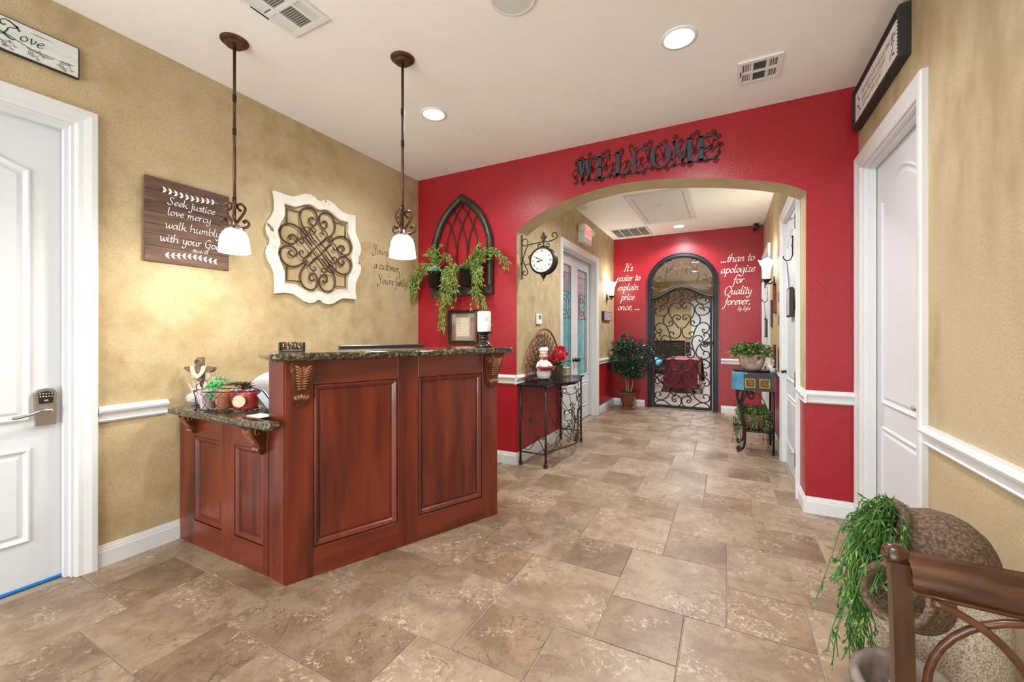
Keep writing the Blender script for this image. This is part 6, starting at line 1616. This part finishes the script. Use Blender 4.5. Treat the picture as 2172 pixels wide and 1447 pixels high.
for b in (-.30, 1.0):
    for s in (-1, 1): MB().tube([(s * .27, b + .02 * s, 0), (-s * .24, b + .02 * s, .70)], .022, 6).build('leg', 'black_steel', t)
    MB().box(-.16, .16, b - .05, b + .05, .30, .34, .006).build('cross_tie', 'black_steel', t)
def xstand(name, lab, loc, rz):
    t = thing(name, lab, 'chair', loc, rz, 'folding chairs by the draped table')
    for y in (-.18, .18):
        MB().tube([(-.22, y, 0), (.2, y, .78)], .014, 6).build('leg', 'black_steel', t); MB().tube([(.22, y, 0), (-.2, y, .46)], .014, 6).build('leg', 'black_steel', t)
    MB().box(-.2, .2, -.18, .18, .44, .47, .008).build('seat', 'black_plastic', t); MB().box(.14, .19, -.18, .18, .6, .80, .008).build('backrest', 'black_plastic', t)
xstand('folding_chair', 'black folding chair left of the draped table', (-1.55, 10.7, 0), .2)
t = thing('cyan_bundle', 'bright cyan plastic-wrapped bundle beside the draped table', 'bag', (-1.56, 10.72, .475), .2)
m = MB().ball((0, 0, .13), (.2, .16, .13), 10, 7); rr = random.Random(6)
for q in m.v: q += Vector((rr.uniform(-1, 1), rr.uniform(-1, 1), rr.uniform(-.6, .6))) * .02
m.sm = [False] * len(m.sm); m.build('bundle', 'cyan_bag', t)
t = thing('dark_cabinet', 'low black cabinet against the far back wall', 'cabinet', (-1.75, 14.3, 0), 0)
MB().box(-.6, .5, 0, .38, .08, 1.06, .01).build('carcass', 'dark_wood', t); MB().box(-.62, .52, -.02, .39, 1.06, 1.09, .005).build('top', 'gloss_black', t)
for x in (-.33, .22): MB().box(x - .25, x + .25, -.02, .0, .12, 1.02, .006).build('door', 'dark_wood', t)
for x in (-.58, .46): MB().box(x, x + .03, .02, .36, 0, .08).build('foot', 'dark_wood', t)
t = thing('silver_kiosk', 'narrow silver cabinet between black cabinet and white door', 'cabinet', (-1.12, 14.3, 0), 0)
MB().box(-.10, .10, 0, .35, 0, 1.12, .01).build('body', 'silver', t); MB().box(-.07, .07, -.006, 0, .7, 1.05).build('panel', 'black_plastic', t)
t = thing('exit_sign', 'small red and white EXIT sign seen through transom glass', 'sign', (-.22, BY1, 2.47), 0)
MB().box(-.16, .16, -.05, 0, 0, .2, .006).build('housing', 'plastic_white', t); f = MB().box(-.14, .14, -.053, -.049, .025, .175).build('face', 'exit_face', t)
eo = eo.copy(); COL.objects.link(eo); eo.parent = f; eo.location = (0, -.055, .05); eo.scale = (.8, .8, .8)
# ================================================================ RIGHT WALL AND CEILING
t = thing('framed_scripture', 'black ornate framed sign about the will of God over right door', 'sign', (XR, 3.64, 2.71), RR)
fw, fh = .885, .265
FR2 = [(0, 0), (0, .040), (.004, .044), (.008, .041), (.012, .046), (.024, .05), (.030, .044), (.032, .02), (.032, 0)]
MB().sweep([(.032, .032), (.032, fh - .032), (fw - .032, fh - .032), (fw - .032, .032)], FR2, closed=True).build('frame', 'black_edge', t)
for k in range(40):
    u = (k + .5) / 40
    pass
m = MB(); r = random.Random(12)
def along(n, a, b):
    for i in range(n):
        f = (i + .5) / n; m.ball((a[0] + (b[0] - a[0]) * f, -.049, a[1] + (b[1] - a[1]) * f), (.009, .004, .006), 6, 4)
along(44, (.016, .012), (fw - .016, .012)); along(44, (.016, fh - .012), (fw - .016, fh - .012)); along(12, (.012, .02), (.012, fh - .02)); along(12, (fw - .012, .02), (fw - .012, fh - .02))
m.build('carved_beading', 'gloss_black', t, kind='stuff')
MB().box(.028, fw - .028, -.036, -.002, .028, fh - .028).build('panel', 'paint_white', t)
m = MB(); kw = dict(w=.17, wmin=.05, shear=.25, y=-.0372)
penfit('The will of God will not take you', .17, .80, .165, .021, mb=m, **kw); penfit('where the grace of God', .18, .63, .12, .021, mb=m, **kw); penfit('will not protect you', .19, .56, .078, .019, mb=m, **kw)
m.build('lettering', 'ink', t)
m = MB()
for cx, s in ((.105, 1), (.755, -1)):
    for k, (p0, p1) in enumerate((((0, .19), (.02, .15)), ((-.02, .14), (.015, .11)), ((.005, .09), (-.018, .075)), ((.03, .1), (.045, .08)))):
        m.ribbon([[(cx + s * a, b) for a, b in scroll(p0, p1, .9, .9, 'S', s, 1.4, 26)]], .008, .003, -.0372)
m.build('flourish_print', 'ink', t)
# ---- ceiling registers: frame, louvres, dark void behind
def register(name, lab, x0, x1, y0, y1, banks, cat='vent', void='vent_dark'):
    t = thing(name, lab, cat, (0, 0, CZ), 0)
    b = .028
    m = MB()
    for a, c, d, e in ((x0, x1, y0, y0 + b), (x0, x1, y1 - b, y1), (x0, x0 + b, y0 + b, y1 - b), (x1 - b, x1, y0 + b, y1 - b)): m.box(a, c, d, e, -.012, 0)
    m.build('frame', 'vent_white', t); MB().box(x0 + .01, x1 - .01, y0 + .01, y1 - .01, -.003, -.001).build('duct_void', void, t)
    for (a, c, d, e, ax, n, ang) in banks:
        for i in range(n):
            m = MB(); f = (i + .5) / n
            if ax == 'x':
                yy = d + (e - d) * f; w_ = (e - d) / n * .46; m.add([(a, yy - w_, -.011), (c, yy - w_, -.011), (c, yy + w_ * ang, -.004), (a, yy + w_ * ang, -.004)], [(0, 1, 2, 3)]); m.add([(a, yy - w_, -.012), (c, yy - w_, -.012), (c, yy + w_ * ang, -.005), (a, yy + w_ * ang, -.005)], [(3, 2, 1, 0)])
            else:
                xx = a + (c - a) * f; w_ = (c - a) / n * .46; m.add([(xx - w_, d, -.011), (xx - w_, e, -.011), (xx + w_ * ang, e, -.004), (xx + w_ * ang, d, -.004)], [(0, 1, 2, 3)]); m.add([(xx - w_, d, -.012), (xx - w_, e, -.012), (xx + w_ * ang, e, -.005), (xx + w_ * ang, d, -.005)], [(3, 2, 1, 0)])
            m.build('louvre', 'vent_white', t)
        m = MB()
    return t
X0, X1, Y0, Y1 = -2.245, -1.945, 1.19, 1.565
r1 = register('ceiling_vent', 'large white ceiling register beside the left pendant canopy', X0, X1, Y0, Y1,
         [(X0 + .03, X0 + .085, Y0 + .03, Y1 - .20, 'y', 5, 1.0), (X0 + .03, X0 + .085, Y1 - .185, Y1 - .03, 'y', 5, 1.0), (X0 + .105, X1 - .095, Y1 - .165, Y1 - .03, 'x', 10, 1.0), (X0 + .105, X1 - .095, Y0 + .03, Y1 - .185, 'x', 12, .95), (X1 - .08, X1 - .03, Y1 - .165, Y1 - .03, 'y', 4, .3), (X1 - .08, X1 - .03, Y0 + .03, Y1 - .185, 'y', 4, .3)])
m = MB().box(X0 + .085, X0 + .105, Y0 + .028, Y1 - .028, -.012, -.002).box(X1 - .095, X1 - .08, Y0 + .028, Y1 - .028, -.012, -.002).box(X0 + .028, X1 - .028, Y1 - .185, Y1 - .165, -.0125, -.002); m.build('divider', 'vent_white', r1)
MB().tube([(X0 + .012, Y1 - .26, -.014), (X0 + .012, Y1 - .16, -.016)], .003, 5).build('damper_lever', 'iron', r1)
X0, X1, Y0, Y1 = .06, .31, 3.035, 3.30
r2 = register('ceiling_vent', 'small white ceiling register next to right wall frame', X0, X1, Y0, Y1,
         [(X0 + .035, X0 + .075, Y0 + .03, Y0 + .122, 'y', 3, .5), (X0 + .035, X0 + .075, Y0 + .143, Y1 - .03, 'y', 3, .5), (X1 - .075, X1 - .035, Y0 + .03, Y0 + .122, 'y', 3, .3), (X1 - .075, X1 - .035, Y0 + .143, Y1 - .03, 'y', 3, .3), (X0 + .09, X1 - .09, Y0 + .03, Y0 + .125, 'x', 7, .9), (X0 + .09, X1 - .09, Y0 + .14, Y1 - .03, 'x', 8, 1.1)])
MB().box(X0 + .075, X0 + .09, Y0 + .028, Y1 - .028, -.012, -.002).box(X1 - .09, X1 - .075, Y0 + .028, Y1 - .028, -.012, -.002).box(X0 + .028, X1 - .028, Y0 + .122, Y0 + .142, -.0125, -.002).build('divider', 'vent_white', r2)
MB().tube([(X0 + .018, Y0 + .10, -.014), (X0 + .018, Y0 + .15, -.016)], .003, 5).build('damper_lever', 'iron', r2)
X0, X1, Y0, Y1 = -1.765, -1.16, 6.935, 7.54
r3 = register('return_air_grille', 'wide white return air grille on hall ceiling corner', X0, X1, Y0, Y1, [(X0 + .03, X1 - .03, Y0 + .03, Y1 - .03, 'x', 34, 1.08)], void='vent_white')
for f in (.25, .5, .75): MB().box(X0 + (X1 - X0) * f - .006, X0 + (X1 - X0) * f + .006, Y0 + .02, Y1 - .02, -.0145, -.011).build('divider', 'vent_white', r3)
t = thing('ceiling_speaker', 'round white ceiling speaker at the top edge', 'speaker', (-.985, 1.90, CZ), 0)
MB().lathe([(.125, 0), (.125, -.006), (.118, -.010), (.108, -.008)], 40).build('rim', 'plastic_white', t); MB().disc((0, 0, -.007), .11, 40, 'z', True).build('grille', 'speaker_mesh', t)
t = thing('attic_hatch', 'large white attic access hatch in the hall ceiling', 'hatch', (0, 0, CZ), 0)
X0, X1, Y0, Y1 = -1.17, -.41, 5.30, 6.81
MB().box(X0 + .085, X1 - .085, Y0 + .085, Y1 - .085, -.010, -.001).build('panel', 'hatch_white', t)
hp = [(.0, .0), (0, .014), (.02, .018), (.06, .016), (.075, .008), (.075, 0)]
m = MB().sweep([(X0 + .075, Y0 + .075), (X0 + .075, Y1 - .075), (X1 - .075, Y1 - .075), (X1 - .075, Y0 + .075)], hp, closed=True)
m.v = [Vector((q.x, q.z, q.y)) for q in m.v]; m.build('trim_frame', 'hatch_white', t)
MB().tube([(-.80, 5.85, -.01), (-.80, 5.85, -.05), (-.80, 5.87, -.055)], .006, 6).build('pull_ring', 'plastic_white', t)
# ================================================================ URN FOUNTAIN (right foreground)
UX, UY = .60, 1.86
def axis_frame(p, q):
    """matrix taking local z to the direction p->q with origin p"""
    d = (Vector(q) - Vector(p)).normalized(); r = d.to_track_quat('Z', 'Y').to_matrix().to_4x4(); return Matrix.Translation(p) @ r
t = thing('urn_fountain', 'stacked brown stone urns on a speckled tan pedestal by right wall', 'fountain', (0, 0, 0), 0)
MB().lathe([(0, 0), (.185, 0), (.19, .02), (.178, .05), (.178, .40), (.165, .46), (.12, .50), (0, .505)], 40, (UX, UY, 0)).build('pedestal', 'speckle_stone', t)
def urn(name, p, q, prof, mat):
    m = MB(); m.T = axis_frame(p, q); m.lathe(prof, 36); m.T = None; return m.build(name, mat, t)
# upper urn: mouth up-left, foot down-right
urn('upper_urn', (.463, 1.80, .685), (.720, 1.84, .575), [(.055, .05), (.06, .01), (.066, -.004), (.078, -.006), (.084, .006), (.082, .022), (.071, .034), (.067, .045), (.080, .062), (.100, .10), (.110, .15), (.107, .19), (.09, .235), (.064, .27), (.038, .297), (.03, .305), (0, .306)], 'urn')
urn('middle_urn', (.425, 1.575, .560), (.60, 1.83, .44), [(0, .13), (.05, .12), (.062, .03), (.068, .004), (.076, -.004), (.085, .004), (.087, .018), (.078, .03), (.076, .05), (.092, .09), (.098, .14), (.08, .19), (.045, .24), (0, .25)], 'urn')
urn('lower_urn', (.425, 1.495, .365), (.465, 1.545, .0), [(0, .10), (.07, .09), (.085, .03), (.09, .006), (.102, -.004), (.116, .006), (.118, .022), (.105, .036), (.108, .05), (.135, .09), (.15, .15), (.145, .22), (.115, .30), (.085, .36), (0, .372)], 'urn_grey')
MB().add([(.385, 1.535, .495), (.41, 1.53, .485), (.42, 1.535, .45), (.425, 1.555, .485), (.405, 1.545, .46)], [(0, 4, 1), (1, 4, 2), (2, 4, 3), (0, 3, 4)]).build('spout_lip', 'speckle_stone', t)
r = random.Random(14)
for k in range(9):
    a = r.uniform(0, 6.3); R = r.uniform(0, .06)
    m = MB().ball((.428 + math.cos(a) * R, 1.50 + math.sin(a) * R, .30 + r.uniform(0, .02)), (r.uniform(.016, .03), r.uniform(.014, .022), .014), 7, 5); m.sm = [False] * len(m.sm); m.build('pebble', 'pebble', t)
S = []; rg = random.Random(23)
cl = Vector((-math.cos(YAW), -math.sin(YAW), 0))      # to the viewer's left
for k in range(105):
    f = rg.random(); L_ = .04 + .10 * rg.random()
    p0 = Vector((.48, 1.80, .68)) + Vector((rg.uniform(-.03, .03), rg.uniform(-.03, .03), rg.uniform(-.04, .04)))
    p1 = p0 + cl * L_ * .6 + Vector((rg.uniform(-.03, .03), -.05 + rg.uniform(-.04, .04), rg.uniform(0, .07)))
    p2 = p1 + cl * L_ * .5 + Vector((0, -.03, -.05 - .10 * f))
    p3 = p2 + cl * rg.uniform(-.02, .06) + Vector((0, -.01, -.05 - .16 * f * rg.random()))
    S.append([tuple(p0), tuple(p1), tuple(p2), tuple(p3)])
for k in range(26):
    p0 = Vector((.41, 1.70, .63)) + cl * rg.uniform(.0, .06); p1 = p0 + cl * rg.uniform(.0, .05) + Vector((0, -.03, -.10)); p2 = p1 + cl * rg.uniform(-.04, .06) + Vector((0, -.01, -.13)); p3 = p2 + cl * rg.uniform(-.03, .03) + Vector((0, 0, -.03 - .11 * rg.random()))
    S.append([tuple(p0), tuple(p1), tuple(p2), tuple(p3)])
for k in range(70):
    p0 = Vector((.475, 1.80, .685)) + Vector((rg.uniform(-.03, .03), rg.uniform(-.04, .02), rg.uniform(-.02, .05)))
    p1 = p0 + cl * rg.uniform(.03, .07) + Vector((0, rg.uniform(-.08, .0), rg.uniform(.0, .06))); p2 = p1 + cl * rg.uniform(.02, .07) + Vector((0, -.03, rg.uniform(-.05, .01))); p3 = p2 + cl * rg.uniform(.0, .04) + Vector((0, 0, rg.uniform(-.07, -.01)))
    S.append([tuple(p0), tuple(p1), tuple(p2), tuple(p3)])
trailing('urn_plant', 'long-leaved green artificial plant spilling from the top urn', 'plant', (0, 0, 0), 0, S, 'leaf_deep', (.030, .0075), 13, 29, 'leaf_trail', thick=.0016, stemmat='leaf_deep')
# ================================================================ CHAIR (right foreground, back to the viewer)
t = thing('dining_chair', 'dark glossy wooden chair with interlaced oval back in right corner', 'chair', (.228 + .47, .868, 0), PI)
CW = .47
def stile_path(x): return [(x, .03, 0.0), (x, .02, .25), (x, .012, .45), (x, .006, .62), (x, .0, .78), (x, -.008, .88), (x, -.022, .94)]
for x in (.018, CW - .018):
    p = cr(stile_path(x), 5); m = MB(); vs = []
    for q in p:
        hw = .0125; hd = .012; vs += [(x - hw, q[1] - hd, q[2]), (x + hw, q[1] - hd, q[2]), (x + hw, q[1] + hd, q[2]), (x - hw, q[1] + hd, q[2])]
    n = len(p)
    m.add(vs, [(k * 4 + i, k * 4 + (i + 1) % 4, (k + 1) * 4 + (i + 1) % 4, (k + 1) * 4 + i) for k in range(n - 1) for i in range(4)] + [(0, 3, 2, 1), tuple((n - 1) * 4 + i for i in range(4))], False)
    # scroll at the head of the stile
    m.T = Matrix.Translation((x, -.030, .945)) @ Matrix.Rotation(PI / 2, 4, 'Y'); m.lathe([(0, -.014), (.014, -.014), (.018, -.010), (.018, .010), (.014, .014), (0, .014)], 20); m.T = None
    st = m.build('stile', 'chair_wood_v', t)
    s = -1 if x < .1 else 1
    MB().tube([(x + s * .0140, -.030 + math.cos(a) * R, .945 + math.sin(a) * R) for a, R in [(i * .5, .014 - .0009 * i) for i in range(14)]], .0026, 5).build('scroll_carving', 'chair_wood_v', st)
# curved crest rail
prof = [(.010, .911), (.012, .922), (.007, .937), (-.010, .950), (-.028, .957), (-.038, .951), (-.036, .943), (-.022, .938), (-.010, .926), (-.005, .919), (-.005, .911)]
m = MB(); vs = []; n = len(prof); K = 13
for i in range(K):
    f = i / (K - 1); x = .028 + (CW - .056) * f; dy = -.018 * math.sin(PI * f)
    vs += [(x, y + dy * -1, z + .006 * math.sin(PI * f)) for y, z in prof]
m.add(vs, [(i * n + j, i * n + (j + 1) % n, (i + 1) * n + (j + 1) % n, (i + 1) * n + j) for i in range(K - 1) for j in range(n)], True)
m.build('crest_rail', 'chair_wood', t)
MB().tube([(.034 + (CW - .068) * i / 12, .006 + .018 * math.sin(PI * i / 12), .907 + .006 * math.sin(PI * i / 12)) for i in range(13)], .004, 6).build('crest_bead', 'chair_wood', t)
# interlaced ovals
for k, (cx, a0, a1) in enumerate(((.035, -80, 85), (.165, -78, 258), (.305, -78, 258), (.435, 95, 260))):
    p = arc(cx, .768, .122, .136, a0, a1, 34)
    p = [q for q in p if .03 < q[0] < CW - .03]
    MB().tube([(q[0], .010 + .016 * math.sin(PI * min(1, max(0, q[0] / CW))) + (.004 if k % 2 else -.004), q[1]) for q in p], .0058, 8, flat=.9).build('oval_splat', 'chair_wood', t)
MB().box(.034, CW - .034, -.002, .022, .60, .632, .004).build('lower_rail', 'chair_wood', t)
MB().box(.0, CW, .02, .46, .43, .475, .008).build('seat_frame', 'chair_wood', t)
MB().box(.012, CW - .012, .035, .45, .475, .505, .015).build('seat_cushion', 'seat_fabric', t)
for x in (.02, CW - .02): MB().tube([(x, .435, .43), (x, .44, .2), (x, .435, 0)], [.022, .018, .014], 8).build('front_leg', 'chair_wood_v', t)
